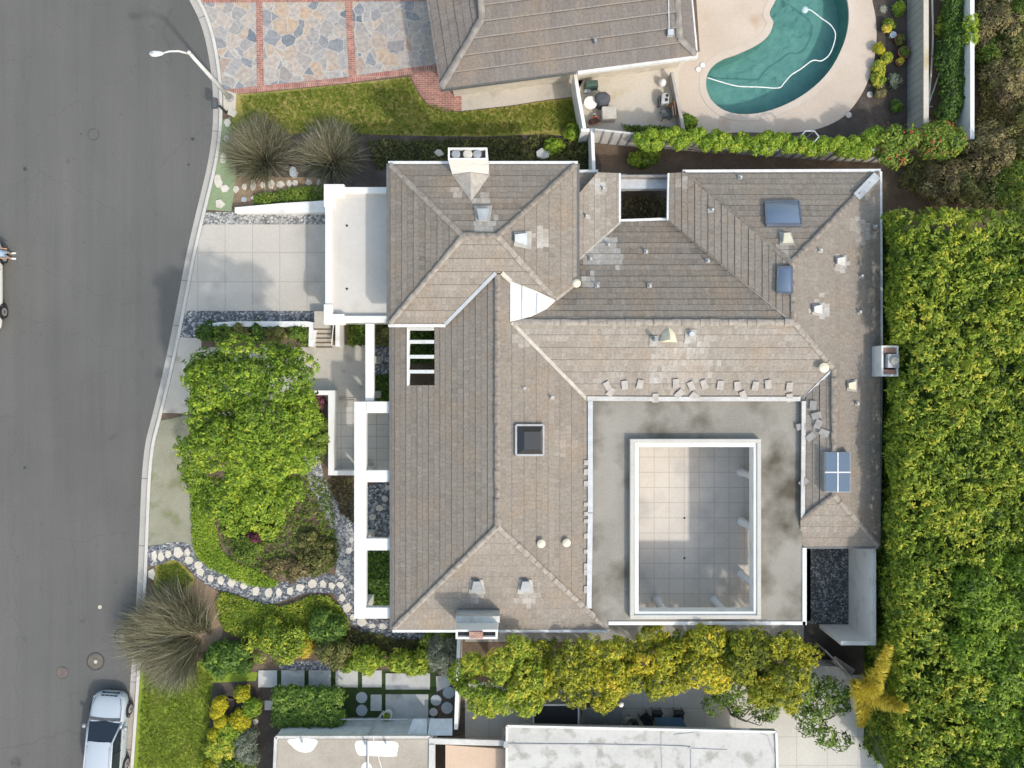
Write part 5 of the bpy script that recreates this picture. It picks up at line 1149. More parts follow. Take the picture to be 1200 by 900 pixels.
for i, (x, y, rx, ry, z, m, lb) in enumerate(wild):
    shrub('wild_shrub', lb, 'shrub', scatter_blobs(x+(16 if y < 170 and x > 1140 else 0),y,rx,ry,z,16,.55,.5,i), m, n=900, k=8, spread=.22, L=.08, asp=.35, base=.52, tv=.2, blobtv=.12, grp='wild brush beyond the walls')
carpet('brush_ground', 'dense brown and green scrub on the slope at the upper right', [(1143,-40),(1260,-40),(1260,240),(1080,236),(1070,196),(1100,190),(1143,165)], L_olive, 9000, .7, .09, .45, tv=.28, cat='brush', k=5, spread=.2)
carpet('brush_ground', 'dry brown twigs among the scrub on the slope at the upper right', [(1146,-40),(1260,-40),(1260,236),(1090,232),(1105,195),(1146,165)], L_brown, 4500, .9, .09, .5, tv=.25, cat='brush', k=5, spread=.2, asp=.2)
# hedge on the north garden wall, bougainvillea
hw = [(752,165),(800,163),(850,166),(900,169),(950,172),(985,174),(1010,170),(1035,168)]
def along(px, step):
    out = []
    for a, b in zip(px[:-1], px[1:]):
        k = max(1, int(math.dist(a, b)/step)); out += [(a[0]+(b[0]-a[0])*i/k, a[1]+(b[1]-a[1])*i/k) for i in range(k)]
    return out
g = random.Random(12); bl = []
for i, (x, y) in enumerate(along(hw, 9)):
    big = 1.5 if x > 1005 else 1; r_ = g.uniform(.22,.34)*big; bl += [pb(x+g.uniform(-4,4), y + g.uniform(-8,7)*big, 2.0+g.uniform(-.12,.15), r_, r_, .36) for _ in range(3)]
shrub('wall_hedge', 'long bright green hedge growing over the north garden wall below the pool', 'hedge', bl, L_tree, n=3400, k=9, spread=.14, L=.075, base=.64, tv=.16)
g = random.Random(14)
bl = [pb(g.uniform(1035,1120), g.uniform(152,185), 2.1+g.uniform(-.3,.3), .5, .5, .4) for i in range(18)]
t = shrub('bougainvillea', 'green shrub dotted with red flowers at the corner behind the pool', 'flowering plant', bl, L_mid, n=620, k=8, spread=.22, L=.1, base=.6)
Pn, Nn, ix = blob_points([(b[0], tuple(q*1.12 for q in b[1])) for b in bl], 130, inner=.05); a, b, c_, d, T2, rad = rosettes(Pn, Nn, np.full(len(Pn), .5), 4, .10, .05, .7); leaf_mesh('blossom', a, b, c_, d, T2, L_red, t, dirs=rad)
# ivy on the east walls
bl = [pb(1118+g.uniform(-11,6), y, .8+g.uniform(-.2,.2), .5, .6, .45) for y in range(-8, 140, 9)]
shrub('ivy', 'dark green ivy bank along the west side of the thin white wall', 'ivy', bl, L_dark, n=1300, k=9, spread=.2, L=.08, base=.42, tv=.2)
shrub('ivy', 'bright green tuft of ivy growing over the top of the thin white wall', 'ivy', [pb(1138,28,1.5,.4,.5,.3), pb(1138,42,1.5,.35,.5,.3)], L_tree, n=160, k=8, spread=.14, L=.07, base=.7, stems=False)
shrub('leafy_shrub', 'yellow green plant beside the white pipes', 'shrub', scatter_blobs(1106,33,5,9,.7,5,.3,.3,1), L_lime, n=130, k=8, spread=.16, L=.09, base=.7)
# pool bed plants
for x, y, rr, m, lb, bs in ((1052,10,9,L_tree,'bright green upright shrub at the top of the bed behind the pool',.6),(1042,28,7,L_mid,'green plant above the white ring in the bed behind the pool',.6),(1040,34,5,L_gold,'orange yellow flowering plant in the bed behind the pool',.6),(1030,57,6,L_flower,'yellow flowering plant at the rim of the pool deck',.5),(1039,68,6,L_lime,'small lime plant below the yellow flowers by the pool deck',.7),(1030,78,8,L_lime,'yellow green plant at the rim of the deck',.7),(1030,95,11,L_lime,'larger lime green plant low on the rim of the pool deck',.65),(1055,46,5,L_olive,'olive plant right of the white ring',.5),(1048,95,9,L_silver,'round grey green shrub in a bare ring in the bed behind the pool',.4),(1051,124,8,L_dark,'dark round shrub in the lower part of the bed behind the pool',.6),(1032,110,6,L_brown,'brown dry plant in the bed behind the pool',.6)):
    shrub('bed_plant', lb, 'plant', scatter_blobs(x,y,rr*.6,rr*.6,.5,5,rr*.024,rr*.024,int(x+y)), m, n=130, k=8, spread=.14, L=.08, base=bs)
for x, y, rr, lb in ((745,186,9,'small lime shrub in the bare bed east of the white fence post'),(760,185,13,'green shrub in the bare bed below the white fence panels'),(672,155,9,'light green weed clump at the east end of the north lawn'),(648,170,9,'low green clump near the white rock'),(806,143,9,'green creeper beside the pool deck corner')):
    shrub('garden_shrub', lb, 'shrub', scatter_blobs(x,y,rr*.7,rr*.6,.6,6,.3,.3,int(x)), L_tree if x != 760 else L_mid, n=180, k=8, spread=.16, L=.09, base=.6)
carpet('groundcover', 'ragged green creepers at the foot of the terrace by the white fence panels', [(728,148),(800,152),(800,158),(735,156)], L_mid, 240, .35, .08, .4)

# ------------------------------------------------------------------ stones and pavers
def stone(px, py, wpx, hpx, lab, grp, mat, z=.035, seed=0, name='stepping_stone'):
    g = random.Random(seed*31+int(px*7+py)); k = g.choice((5,6,7)); pts = []
    for i in range(k):
        a = 6.283*i/k + g.uniform(-.28,.28); q = g.uniform(.88,1.12); pts.append((px+math.cos(a)*wpx/2*.98*q, py-math.sin(a)*hpx/2*.98*q))
    mb = MB(); mb.prism([(P(a,b).x, P(a,b).y) for a, b in pts], .0, z+g.uniform(.02,.05)); return tag(mb.build(name, mat, None, bevel=.012), lab, 'stone', grp)
LB1 = 'irregular cream stepping stone laid in the blue gravel path of the front garden'
for x, y, w_, h_ in [(181,651,7,17),(189,652,8,13),(197.5,649,8,11),(209,647,13,14),(220,647,8,11),(222,656,11,11),(233,662,10,11),(235.5,670,10,11),(178,672,9,16),(247.5,677,8,9),(259,680,9,12),(272,682,10,11),(286,686,9,10),(300,692,10,12),(315,694,9,12),(327,694,8,12),(340,692,9,11),(352,688,11,10),(366,684,12,11),(379,684,8,12),(389,686,9,9),(399,685,9,8),(401,700,9,10),(407,712,11,13),(413,723,7,8),(409,645,9,9),(405,659,7,8),(401,676,6,6),(412,632,6,8)]:
    stone(x, y, w_, h_, LB1, 'stepping stones in the front path', stonem)
for x, y, w_, h_ in [(424,729,13,10),(436,733,10,7),(449,734,11,9)]: stone(x, y, w_, h_, 'cream stepping stone below the south end of the pergola', 'stepping stones below the pergola', stonem)
for x, y, w_, h_ in [(445,595,11,8),(437,606,9,8),(451,584,8,7),(454,571,7,7),(432,629,8,6),(434,707,8,7)]: stone(x, y, w_, h_, 'cream stepping stone seen through the open bays of the pergola', 'stepping stones under the pergola', stonem)
for x, y, w_, h_ in [(277,222,7,9),(287,219,6,9),(297,217,8,13),(308,217,7,8),(318,216,9,11),(329,216,10,10),(339,215,7,9),(346,215,7,9),(362,214,8,9),(374,214,6,9)]: stone(x, y, w_, h_, 'cream stone in the short row below the two fountain grasses', 'row of stones below the fountain grasses', stonem)
stone(286,234,8,7,'small blue grey stone near the white wedge wall',None,bluestone); stone(299,232,11,5,'flat tan stone beside the small blue grey stone',None,stonem)
for x, y, w_, h_ in [(256,212,11,17),(264,221,12,10),(258,239,12,12),(262,186,9,13),(266,163,8,9),(267,144,8,10),(272,132,13,12)]: stone(x, y, w_, h_, 'cream stone set in the green strip beside the upper kerb', 'stones in the strip beside the kerb', stonem)
stone(515,181,11,8,'tan boulder by the left side of the tall chimney',None,stonem,.3,name='boulder'); stone(637,182,18,12,'pale rough rock in the shade north of the house',None,dirtywhite,.4,name='boulder'); stone(345,203,9,14,'grey upright rock below the two fountain grasses',None,bluestone,.3,name='boulder')
for x, y, w_, h_, lb in [(290,840,12,10,'flat grey slab between the yellow flower balls'),(300,845,8,8,'pale square block right of the flower balls')]: stone(x, y, w_, h_, lb, None, bluestone if x < 295 else concp, .1, name='slab')
stone(272,823,11,16,'dark flat rock among the yellow flower balls',None,mulch,.12,name='boulder')
def rpaver(px, py, w_, h_, lab, grp=None, mat=paver):
    a, b = P(px-w_/2, py+h_/2), P(px+w_/2, py-h_/2); mb = MB(); mb.box(a.x, b.x, a.y, b.y, 0, .07); tag(mb.build('paver', mat, None, bevel=.01), lab, 'paver', grp)
for x, w_ in ((314,22),(343.5,27),(375,26),(406.5,26),(436,23)): rpaver(x, 795, w_, 20, 'square grey concrete paver in the row above the clipped hedge', 'square pavers in a row')
rpaver(478, 798, 52, 19, 'long concrete paver slab under the yellow green vine'); rpaver(441, 823, 13, 19, 'small upright concrete paver beside the two round pavers'); rpaver(477, 827, 50, 28, 'largest stained concrete paver slab beside the white pot'); rpaver(317, 826, 13, 11, 'small square paver at the left end of the clipped hedge')
for x, y, rr, lb in ((424,817,.3,'upper of two round grey pavers right of the clipped hedge'),(424,832,.3,'lower of two round grey pavers right of the clipped hedge'),(511,820,.29,'round paver nearest the largest stained slab'),(524,829,.31,'round paver farthest right beside the white fence'),(508,834,.22,'smallest round paver, pale, beside the dark moss'),(526,811,.32,'upper round paver by the white fence under the twigs')):
    mb = MB(); mb.lathe(P(x,y), [(rr,0),(rr,.06),(rr*.96,.075),(.01,.076)], 24); tag(mb.build('round_paver', bluestone if x > 509 or x < 430 else paver), lb, 'paver')
q = [P(a,b) for a, b in [(511,792),(532,790),(533,800),(512,810)]]; mb = MB(); mb.prism([(p.x,p.y) for p in q], 0, .07); tag(mb.build('paver', paver), 'angular four sided paver beside the white fence', 'paver')

# ------------------------------------------------------------------ neighbour to the north
nh = thing('neighbour_house', 'neighbouring house with a dark stepped tile roof at the top edge of the picture', 'house', P(660, 20))
nS = eave_plane((516,104), (816,65), 2.9, .30, (650,0)); nW = eave_plane((500,0), (516,104), 2.9, .30, (600,20)); nE = eave_plane((810,0), (816,65), 2.9, .30, (760,20))
tile_roof('roof', [[(516,104),(565,22),(561,-45),(792,-45),(796,45),(816,65)]], nS, tileN, nh, course=.70, tw=.27, lip=.05, base=.42, spread=.05, strong=1, sunlit_edge=.78)
tile_roof('roof', [[(493,-45),(516,104),(565,22),(561,-45)]], nW, tileN, nh, course=.40, tw=.27, lip=.04, base=.5, spread=.06)
tile_roof('roof', [[(806,-45),(816,65),(796,45),(792,-45)]], nE, tileN, nh, course=.40, tw=.27, lip=.04, base=.5, spread=.06)
hipn = M_plain('grey_hip_tile', (.24,.22,.2), .85, var=.25)
caps('hip_tiles', [nS.at(517,103), nS.at(565,22)], .34, .06, hipn, nh, .7); caps('hip_tiles', [nS.at(815,64), nS.at(796,45)], .3, .06, hipn, nh, .7); caps('ridge_tiles', [nS.at(565,22), nS.at(561,-45)], .3, .06, hipn, nh, .7); caps('ridge_tiles', [nS.at(796,45), nS.at(792,-45)], .3, .06, hipn, nh, .7)
def nfas(pl, a, b, m, w=.14):
    mb = MB(); A, B = pl.at(*a), pl.at(*b); mb.bar(A-Vector((0,0,.1)), B-Vector((0,0,.1)), w, .24); mb.build('gutter', m, nh)
nfas(nS,(516,105),(676,84),gutterd,.08); nfas(nS,(677,84),(817,65.5),gutterw,.2); nfas(nE,(816.5,65),(806,-45),gutterw,.14)
q = [P(a, b, 2.5) for a, b in [(528,92),(806,56),(798,-45),(508,-45)]]; mb = MB(); mb.prism([(p.x,p.y) for p in q], 0, 2.7); mb.build('wall', M_plain('tan_stucco', (.5,.45,.38), .9), nh)
mb = MB(); p0 = nS.at(697,51); mb.tube([p0, p0+Vector((0,0,.4))], .07, 10); mb.build('vent_pipe', greymetal, nh)
mb = MB(); mb.tube([nS.at(783,-20,.07), nS.at(784,36,.07)], .035, 6); p0 = nS.at(785,40); mb.build('conduit', galv, nh); mb = MB(); mb.box(p0.x-.14, p0.x+.14, p0.y-.14, p0.y+.14, p0.z-.1, p0.z+.25); mb.build('junction_box', galv, nh)

# garden walls and fences
wall('garden_wall', 'curved pale wall between the north lawn and the neighbour terrace', [(672,86),(676,86),(680,110),(687,150),(683,150),(676,112)], 1.9)
wall('garden_wall', 'short white wall block at the corner of the neighbour terrace', [(681,150.5),(691,150.5),(691,154),(681,154)], 1.9)
wall('garden_wall', 'white wall running south from the terrace corner to the house', [(692,150),(696,150),(698,202),(694,202)], 1.7)
t = thing('panel_fence', 'white panelled garden fence half covered by the bright green hedge', 'fence', P(860, 172))
fl_ = [(697,151.5),(752,157.5),(830,163),(900,168),(975,173),(1050,177)]
for a, b in zip(fl_[:-1], fl_[1:]):
    A, B = P(*a, 2.0), P(*b, 2.0); A.z = B.z = 1.0; mb = MB(); mb.bar(A, B, .09, 2.0); mb.build('fence_panel', dirtywhite, t)
for a, b in along(fl_, 10.5):
    A = P(a, b, 2.0); A.z = 0; mb = MB(); mb.bar(A + Vector((0,-.06,0)), A + Vector((0,-.06,2.02)), .07, .07, Vector((0,1,0))); mb.build('post', greymetal, t)
wall('terrace_wall', 'low grey wall dividing the neighbour terrace from the pool deck', [(786,84),(789,84),(803,150),(799,152)], .75, M_plain('grey_stucco', (.40,.37,.34), .9))
t = thing('block_wall', 'long grey block wall behind the pool garden', 'wall', P(1085, 60)); q = [P(a,b,1.73) for a,b in [(1083,-45),(1087,-45),(1087,147),(1083,147)]]
mb = MB(); mb.prism([(p.x,p.y) for p in q], 0, 1.70); mb.build('wall', blockw, t); mb = MB(); mb.prism([(p.x+(-.05 if i in (0,3) else .03), p.y) for i, p in enumerate(q)], 1.703, 1.78); mb.build('coping', patiom, t)
wall('boundary_wall', 'thin white boundary wall at the upper right beyond the ivy', [(1137,-45),(1142,-45),(1142,163),(1137,163)], 1.7)
wall('garden_fence', 'narrow white fence wall between the round pavers and the lime green tree', [(536,740),(540,740),(536.5,855),(532,855)], 1.7)
wall('garden_wall', 'low white wall stub between the side yard and the golden plant', [(940,780),(984,781),(994,793),(991,797),(940,797)], 1.0, dirtywhite)
wall('boundary_wall', 'white wall at the east end of the pale south terrace', [(1040,862),(1045,862),(1052,960),(1046,960)], 1.5)
wall('gate_post', 'short white post right of the pale south terrace', [(1095,878),(1100,878),(1100,960),(1095,960)], 1.4)
t = thing('garden_gate', 'weathered wooden gate standing open diagonally in the side yard', 'gate', P(975, 772)); mb = MB(); a, b = P(955,752,.0), P(993,790,.0); mb.bar(a+Vector((0,0,.75)), b+Vector((0,0,.75)), .07, 1.4); mb.build('panel', greywood, t)
mb = MB(); mb.bar(P(976,772,1.1), P(1000,788,1.1), .34, .05); tag(mb.build('plank', greywood), 'broad weathered plank resting on the gate in the side yard', 'plank')
mb = MB(); mb.bar(P(976,772,0.0), P(976,772,1.08), .08, .08, Vector((0,1,0))); tag(mb.build('post', greywood), 'wooden post under the weathered plank', 'post')

# ------------------------------------------------------------------ houses to the south
s1 = thing('flat_roof_house', 'neighbouring house with a tan gravel flat roof at the bottom edge', 'house', P(415, 890)); ZS = 2.35
q = [P(a,b,ZS) for a,b in [(323,864),(504,864),(506,985),(318,985)]]; mb = MB(); mb.prism([(p.x,p.y) for p in q], 0, ZS-.12); mb.build('wall', houseblue, s1)
mb = MB(); c0 = [(q[0].x,q[0].y),(q[1].x,q[1].y),(q[2].x,q[2].y),(q[3].x,q[3].y)]; mb.prism([(q[0].x+.12,q[0].y-.12),(q[1].x-.12,q[1].y-.12),(q[2].x,q[2].y),(q[3].x+.12,q[3].y)], ZS-.119, ZS-.05); mb.build('roof', tanroof, s1)
for i, j in ((0,1),(3,0),(1,2)):
    mb = MB(); mb.bar(q[i]-Vector((0,0,.06)), q[j]-Vector((0,0,.06)), .14, .13); mb.build('roof_edge', dirtywhite, s1)
for px in ([(338,867),(341,874),(350,881),(362,882),(369,876),(370,867)], [(417,869),(419,884),(430,886),(462,887),(465,883),(465,870),(440,869)], [(424,897),(430,893),(435,898),(434,906),(424,906)]):
    r_ = [P(a,b,ZS) for a,b in smooth_px(px, 3)]; mb = MB(); mb.prism([(p.x,p.y) for p in r_], ZS-.06, ZS-.035); mb.build('roof_patch', white, s1)
mb = MB(); mb.bar(P(340,843.5,1.2)+Vector((0,.03,0)), P(479,843.5,1.2)+Vector((0,.03,0)), .04, .06); mb.build('wall_trim', galv, s1)
mb = MB(); mb.tube([P(432,985,ZS+.02), P(431,868,ZS+.02), P(431,862,ZS-.1), P(449,834,1.0), P(449,834,0)], .06, 8); mb.build('conduit', greymetal, s1)
mb = MB(); mb.tube([P(437,864,ZS+.02), P(447,900,ZS+.02), P(449,960,ZS+.02)], .02, 6); mb.build('cable', white, s1)
for a, b in ((354,870),(428,872),(452,871)):
    mb = MB(); mb.tube([P(a,b,ZS-.1), P(a,b,ZS+.35)], .05, 8); mb.build('vent_pipe', galv, s1)
s2 = thing('beige_roof_porch', 'flat beige roofed porch between the tan roof and the white roof', 'porch', P(555, 890)); Z2 = 2.1
q = [P(a,b,Z2) for a,b in [(522,873),(593,878),(593,985),(522,985)]]; mb = MB(); mb.prism([(p.x,p.y) for p in q], Z2-.2, Z2); mb.build('roof', beige, s2)
mb = MB(); mb.bar(P(503,868,2.3), P(594,870.5,2.3), .28, .12); mb.build('header', dirtywhite, s2); mb = MB(); mb.bar(P(506.5,871,2.25), P(506,985,2.25), .3, .3); mb.build('side_beam', dirtywhite, s2)
for a, b in ((508,870),(590,873)):
    mb = MB(); mb.bar(P(a,b,2.2)*1, Vector((P(a,b,2.2).x, P(a,b,2.2).y, 0)), .15, .15, Vector((0,1,0))); mb.build('post', dirtywhite, s2)
struct(sheet('dark_court', [(500,866),(600,870),(600,985),(500,985)], Z+.02, mulch))
q = [P(a,b,.9) for a,b in [(484,845),(504,843),(504,864),(476,864)]]
t = thing('lean_to_roof', 'pale blue grey sloping roof panels beside the white fence', 'roof', P(500, 855))
for px in ([(484,842.5),(500,842.5),(500,862),(477,862)], [(504,842.5),(530,842.5),(530,862),(501,862)]):
    vs = [P(a, b, 1.5 if b < 850 else 2.1) for a, b in px]; mb = MB(); mb.add(vs + [v - Vector((0,0,.06)) for v in vs], [(3,2,1,0),(4,5,6,7),(0,1,5,4),(1,2,6,5),(2,3,7,6),(3,0,4,7)]); fixn(mb.build('roof_panel', houseblue, t))
mb = MB(); mb.bar(P(503,852,0), P(503,852,1.7), .1, .1, Vector((0,1,0))); mb.build('post', greymetal, t)
s3 = thing('white_roof_house', 'neighbouring house with a stained white membrane roof at the bottom edge', 'house', P(750, 880)); Z3 = 2.8
q = [P(a,b,Z3) for a,b in [(594,850),(909,857),(913,985),(593,985)]]; mb = MB(); mb.prism([(p.x+(-.25 if i in (1,2) else .25), p.y-(2.3 if i < 2 else 0)) for i, p in enumerate(q)], 0, Z3-.3); mb.build('wall', dirtywhite, s3)
mb = MB(); mb.prism([(p.x,p.y) for p in q], Z3-.298, Z3); mb.build('roof', whiteroof, s3)
for pts, w_ in (([(595,871.5),(700,872.5),(795,874.5),(806,877),(810,885),(811,985)], .045), ([(775,858),(777,985)], .03), ([(790,861),(900,863),(905,985)], .03), ([(806,877),(852,879)], .03)):
    mb = MB(); mb.tube([P(a,b,Z3+.005) for a,b in smooth_px(pts, 4, False)], w_, 6); mb.build('roof_seam', greymetal, s3)
for i, j in ((0,1),(1,2),(3,0)):
    mb = MB(); mb.bar(q[i]+Vector((0,0,.03)), q[j]+Vector((0,0,.03)), .1, .12); mb.build('roof_edge', white, s3)
mb = MB(); mb.box(P(595,870,Z3).x-.2, P(595,870,Z3).x+.02, P(0,873,Z3).y-.1, P(0,868,Z3).y, Z3-.4, Z3+.1); mb.build('downpipe', greymetal, s3)

# south patio things
t = thing('shade_screen', 'black mesh screen in a thin white frame below the yellow row', 'screen', P(651, 838)); zz_ = 1.5
mb = MB(); a, b = P(626,853,zz_), P(677,826,zz_); mb.box(a.x, b.x, a.y, b.y, zz_-.02, zz_); mb.build('mesh', meshblk, t)
for p_, q_ in (((625,826),(678,826)),((625,826),(625,853)),((678,826),(678,853))):
    mb = MB(); mb.bar(P(*p_,zz_), P(*q_,zz_), .07, .07); mb.build('frame_bar', white, t)
for a, b in ((625,826),(678,826)):
    mb = MB(); v_ = P(a,b,zz_); mb.bar(Vector((v_.x,v_.y,0)), v_-Vector((0,0,.04)), .06, .06, Vector((0,1,0))); mb.build('leg', white, t)
t = thing('shed', 'low shed with a dark grey ribbed roof between the screen and the chairs', 'shed', P(709, 838)); mb = MB(); a, b = P(683,853,1.6), P(729,829,1.6); mb.box(a.x, b.x, a.y, b.y, 1.5, 1.6)
mb.build('roof', slab, t); mb = MB(); mb.box(a.x+.1, b.x-.1, a.y, b.y-.1, 0, 1.499); mb.build('wall', slab, t)
for i in range(9):
    x = a.x + (b.x-a.x)*(i+.5)/9; mb = MB(); mb.box(x-.012, x+.012, a.y, b.y, 1.6, 1.615); mb.build('roof_rib', slab, t)
def chair(px, py, rz, lab, seatm, framem, h=.42, grp=None):
    t = thing('patio_chair', lab, 'chair', P(px, py, .02), grp); c = wloc(t); rot = Matrix.Rotation(rz, 3, 'Z'); f = lambda x, y, z: c + rot @ Vector((x, y, z))
    mb = MB(); mb.bar(f(-.24,0,h), f(.24,0,h), .48, .05); mb.build('seat', seatm, t); mb = MB(); mb.bar(f(-.24,-.25,h+.25), f(.24,-.25,h+.25), .05, .5); mb.build('backrest', seatm, t)
    for sx in (-.22,.22):
        for sy in (-.22,.22): mb = MB(); mb.tube([f(sx,sy,0), f(sx,sy,h)], .02, 6); mb.build('leg', framem, t)
        mb = MB(); mb.tube([f(sx,-.22,h+.2), f(sx,.22,h+.2), f(sx,.22,h)], .02, 6); mb.build('armrest', framem, t)
chair(738, 844, 2.6, 'dark patio chair beside the shed with a pale round cushion', black, black); chair(755, 838, .6, 'dark patio chair with a slanted back below the yellow tree', black, black)
mb = MB(); mb.lathe(P(736,845,.5), [(.2,0),(.26,.05),(.24,.1),(.05,.12)], 18); tag(mb.build('cushion', concp, None, True), 'pale round cushion on the dark chair beside the shed', 'cushion')

t = thing('patio_table', 'slate blue topped table against the white flat roof', 'table', P(787, 848)); q = [P(a,b,.78) for a,b in [(766,841),(799,841),(807,856),(772,856)]]; mb = MB(); mb.prism([(p.x,p.y) for p in q], .73, .78); mb.build('tabletop', bluem, t)
for p in q: mb = MB(); c = sum(q, Vector())/4; v_ = p.lerp(c, .12); mb.tube([Vector((v_.x,v_.y,0)), Vector((v_.x,v_.y,.729))], .03, 8); mb.build('leg', black, t)
chair(768, 834, 3.14, 'black chair above the left end of the slate blue table', black, black, .42, None); chair(793, 834, 3.14, 'black chair above the right end of the slate blue table', black, black, .42, None)
t = thing('garden_lamp', 'thin dark garden lamp with a round white head below the yellow row', 'lamp', P(721, 806)); c = wloc(t); mb = MB(); mb.tube([c, c+Vector((0,0,2.0)), c+Vector((.05,0,2.1))], .025, 8); mb.build('pole', black, t); mb = MB(); mb.lathe(c+Vector((0,0,2.08)), [(.03,0),(.12,.04),(.14,.12),(.09,.2),(.01,.22)], 14); mb.build('globe', white, t, True)
t = thing('white_pot', 'white round pot with a tuft of greenery on the large paver', 'pot', P(456, 833, .07)); c = wloc(t); mb = MB(); mb.lathe(c, [(.17,0),(.24,.45),(.25,.5),(.21,.5),(.19,.4),(.01,.38)], 20); mb.build('pot', white, t, True)
p_ = c + Vector((-.06,-.12,.45)); foliage('plant', [((p_.x,p_.y,p_.z),(.14,.14,.12))], L_lime, t, n=30, k=7, spread=.09, L=.06, base=.6)
mb = MB(); v_ = P(1037,880); mb.prism([(v_.x-.16,v_.y-.45),(v_.x+.16,v_.y-.45),(v_.x+.16,v_.y+.2),(v_.x+.08,v_.y+.45),(v_.x-.14,v_.y+.2)], .02, .3); tag(mb.build('planter', charcoal, None, bevel=.03), 'dark narrow planter against the white wall of the pale terrace', 'planter')

# neighbour terrace things
def tbox(name, px, py, w_, d_, h, mat, lab, cat, taper=.85, rz=0, z=0):
    c = P(px, py, z); mb = MB(); rot = Matrix.Rotation(rz, 3, 'Z'); vs = []
    for zz, s in ((0,1),(h*.75,.98),(h,taper)): vs += [c + rot @ Vector((sx*w_/2*s, sy*d_/2*s, zz)) for sx, sy in ((-1,-1),(1,-1),(1,1),(-1,1))]
    mb.add(vs, [(3,2,1,0),(8,9,10,11)] + [(k*4+i, k*4+(i+1)%4, k*4+4+(i+1)%4, k*4+4+i) for k in (0,1) for i in range(4)]); return tag(mb.build(name, mat, None, bevel=.05), lab, cat)
tbox('storage_bin', 692, 103, .72, .34, .7, dgreen, 'dark green storage bin by the pale curved wall', 'bin', rz=.1)
tbox('cloth_bundle', 688, 108.5, .4, .2, .3, bluestone, 'grey blue bundle below the dark green storage bin', 'bundle', .7)
t = thing('covered_grill', 'charcoal covered grill on the neighbour terrace beside a round table', 'grill', P(704, 122)); c = wloc(t)
mb = MB(); vs = []
for zz, wx, wy in ((.0,.36,.30),(.55,.38,.32),(.85,.40,.34),(1.02,.32,.26),(1.06,.2,.15)): vs += [c + Vector((wx*math.cos(6.283*i/8+.39)*1.08, wy*math.sin(6.283*i/8+.39)*1.08, zz)) for i in range(8)]
mb.add(vs, [tuple(range(8))[::-1], tuple(range(32,40))] + [(k*8+i, k*8+(i+1)%8, k*8+8+(i+1)%8, k*8+8+i) for k in range(4) for i in range(8)]); mb.build('cover', charcoal, t)
mb = MB(); mb.bar(c+Vector((-.22,-.33,.8)), c+Vector((.22,-.33,.8)), .05, .04); mb.build('handle', black, t)
t = thing('round_table', 'small round white table left of the covered grill', 'table', P(690.5, 126)); c = wloc(t); mb = MB(); mb.lathe(c, [(.33,.68),(.34,.72),(.01,.725)], 24); mb.build('tabletop', white, t); mb = MB(); mb.tube([c, c+Vector((0,0,.68))], .03, 8); mb.build('leg', greymetal, t)
tbox('pale_cabinet', 712, 137, .76, .66, .75, concp, 'pale square cabinet right of the terracotta pots', 'cabinet', .99, rz=.05)
def pot(px, py, r_, h, mat, lab, z=0, plant=None):
    t = thing('flower_pot', lab, 'pot', P(px, py, z)); c = wloc(t); mb = MB(); mb.lathe(c, [(r_*.65,0),(r_*.95,h*.85),(r_*1.05,h*.86),(r_*1.05,h),(r_*.88,h),(r_*.85,h*.8),(.01,h*.78)], 18); mb.build('pot', mat, t, True)
    mb = MB(); mb.lathe(c+Vector((0,0,h*.79)), [(r_*.84,0),(r_*.6,.02),(.01,.03)], 14); mb.build('soil', mulch, t)
    if plant: foliage('plant', [((c.x,c.y,h+.08),(r_*.8,r_*.8,.15))], plant, t, n=26, k=7, spread=.08, L=.06, base=.5)
pot(697, 143, .21, .35, terracotta, 'brown terracotta pot below the covered grill'); pot(692, 144.5, .14, .25, terracotta, 'small terracotta pot left of the brown one on the terrace'); pot(696, 137, .09, .25, white, 'small white pot between the grill and the terracotta pots'); pot(702, 143.5, .09, .25, white, 'small white pot beside the pale cabinet')
t = thing('white_planter', 'egg shaped white planter on the right of the neighbour terrace', 'planter', P(775, 99)); mb = MB(); mb.lathe(wloc(t), [(.08,0),(.2,.12),(.21,.3),(.12,.5),(.03,.56)], 18); mb.build('body', white, t, True)
t = thing('garden_machine', 'pale grey machine with two dark openings on the neighbour terrace', 'machine', P(777, 120)); c = wloc(t); mb = MB(); mb.prism([(c.x-.22,c.y-.28),(c.x+.2,c.y-.26),(c.x+.22,c.y+.22),(c.x+.1,c.y+.3),(c.x-.18,c.y+.24)], .1, .62); mb.build('body', M_plain('pale_grey_plastic', (.42,.42,.42), .6), t, bevel=.05)
for dx, dy in ((.1,.14),(.06,-.08)): mb = MB(); mb.lathe(c+Vector((dx,dy,.605)), [(.085,0),(.085,.03),(.06,.035),(.01,.036)], 14); mb.build('opening', black, t)
mb = MB(); mb.box(c.x-.3,c.x-.23,c.y-.3,c.y+.18,.05,.5); mb.build('side_plate', charcoal, t)
t = thing('wooden_board', 'brown wooden board leaning on the low terrace wall', 'board', P(786, 131)); c = wloc(t); mb = MB(); mb.bar(c+Vector((-.1,.3,.35)), c+Vector((-.02,-.42,.35)), .05, .75, Vector((.45,0,1))); mb.build('board', wood, t)
chair(779, 137, 1.7, 'folded dark chair between the machine and the wooden board', slab, black)
pot(797, 149, .2, .3, terracotta, 'terracotta pot at the end of the low terrace wall')
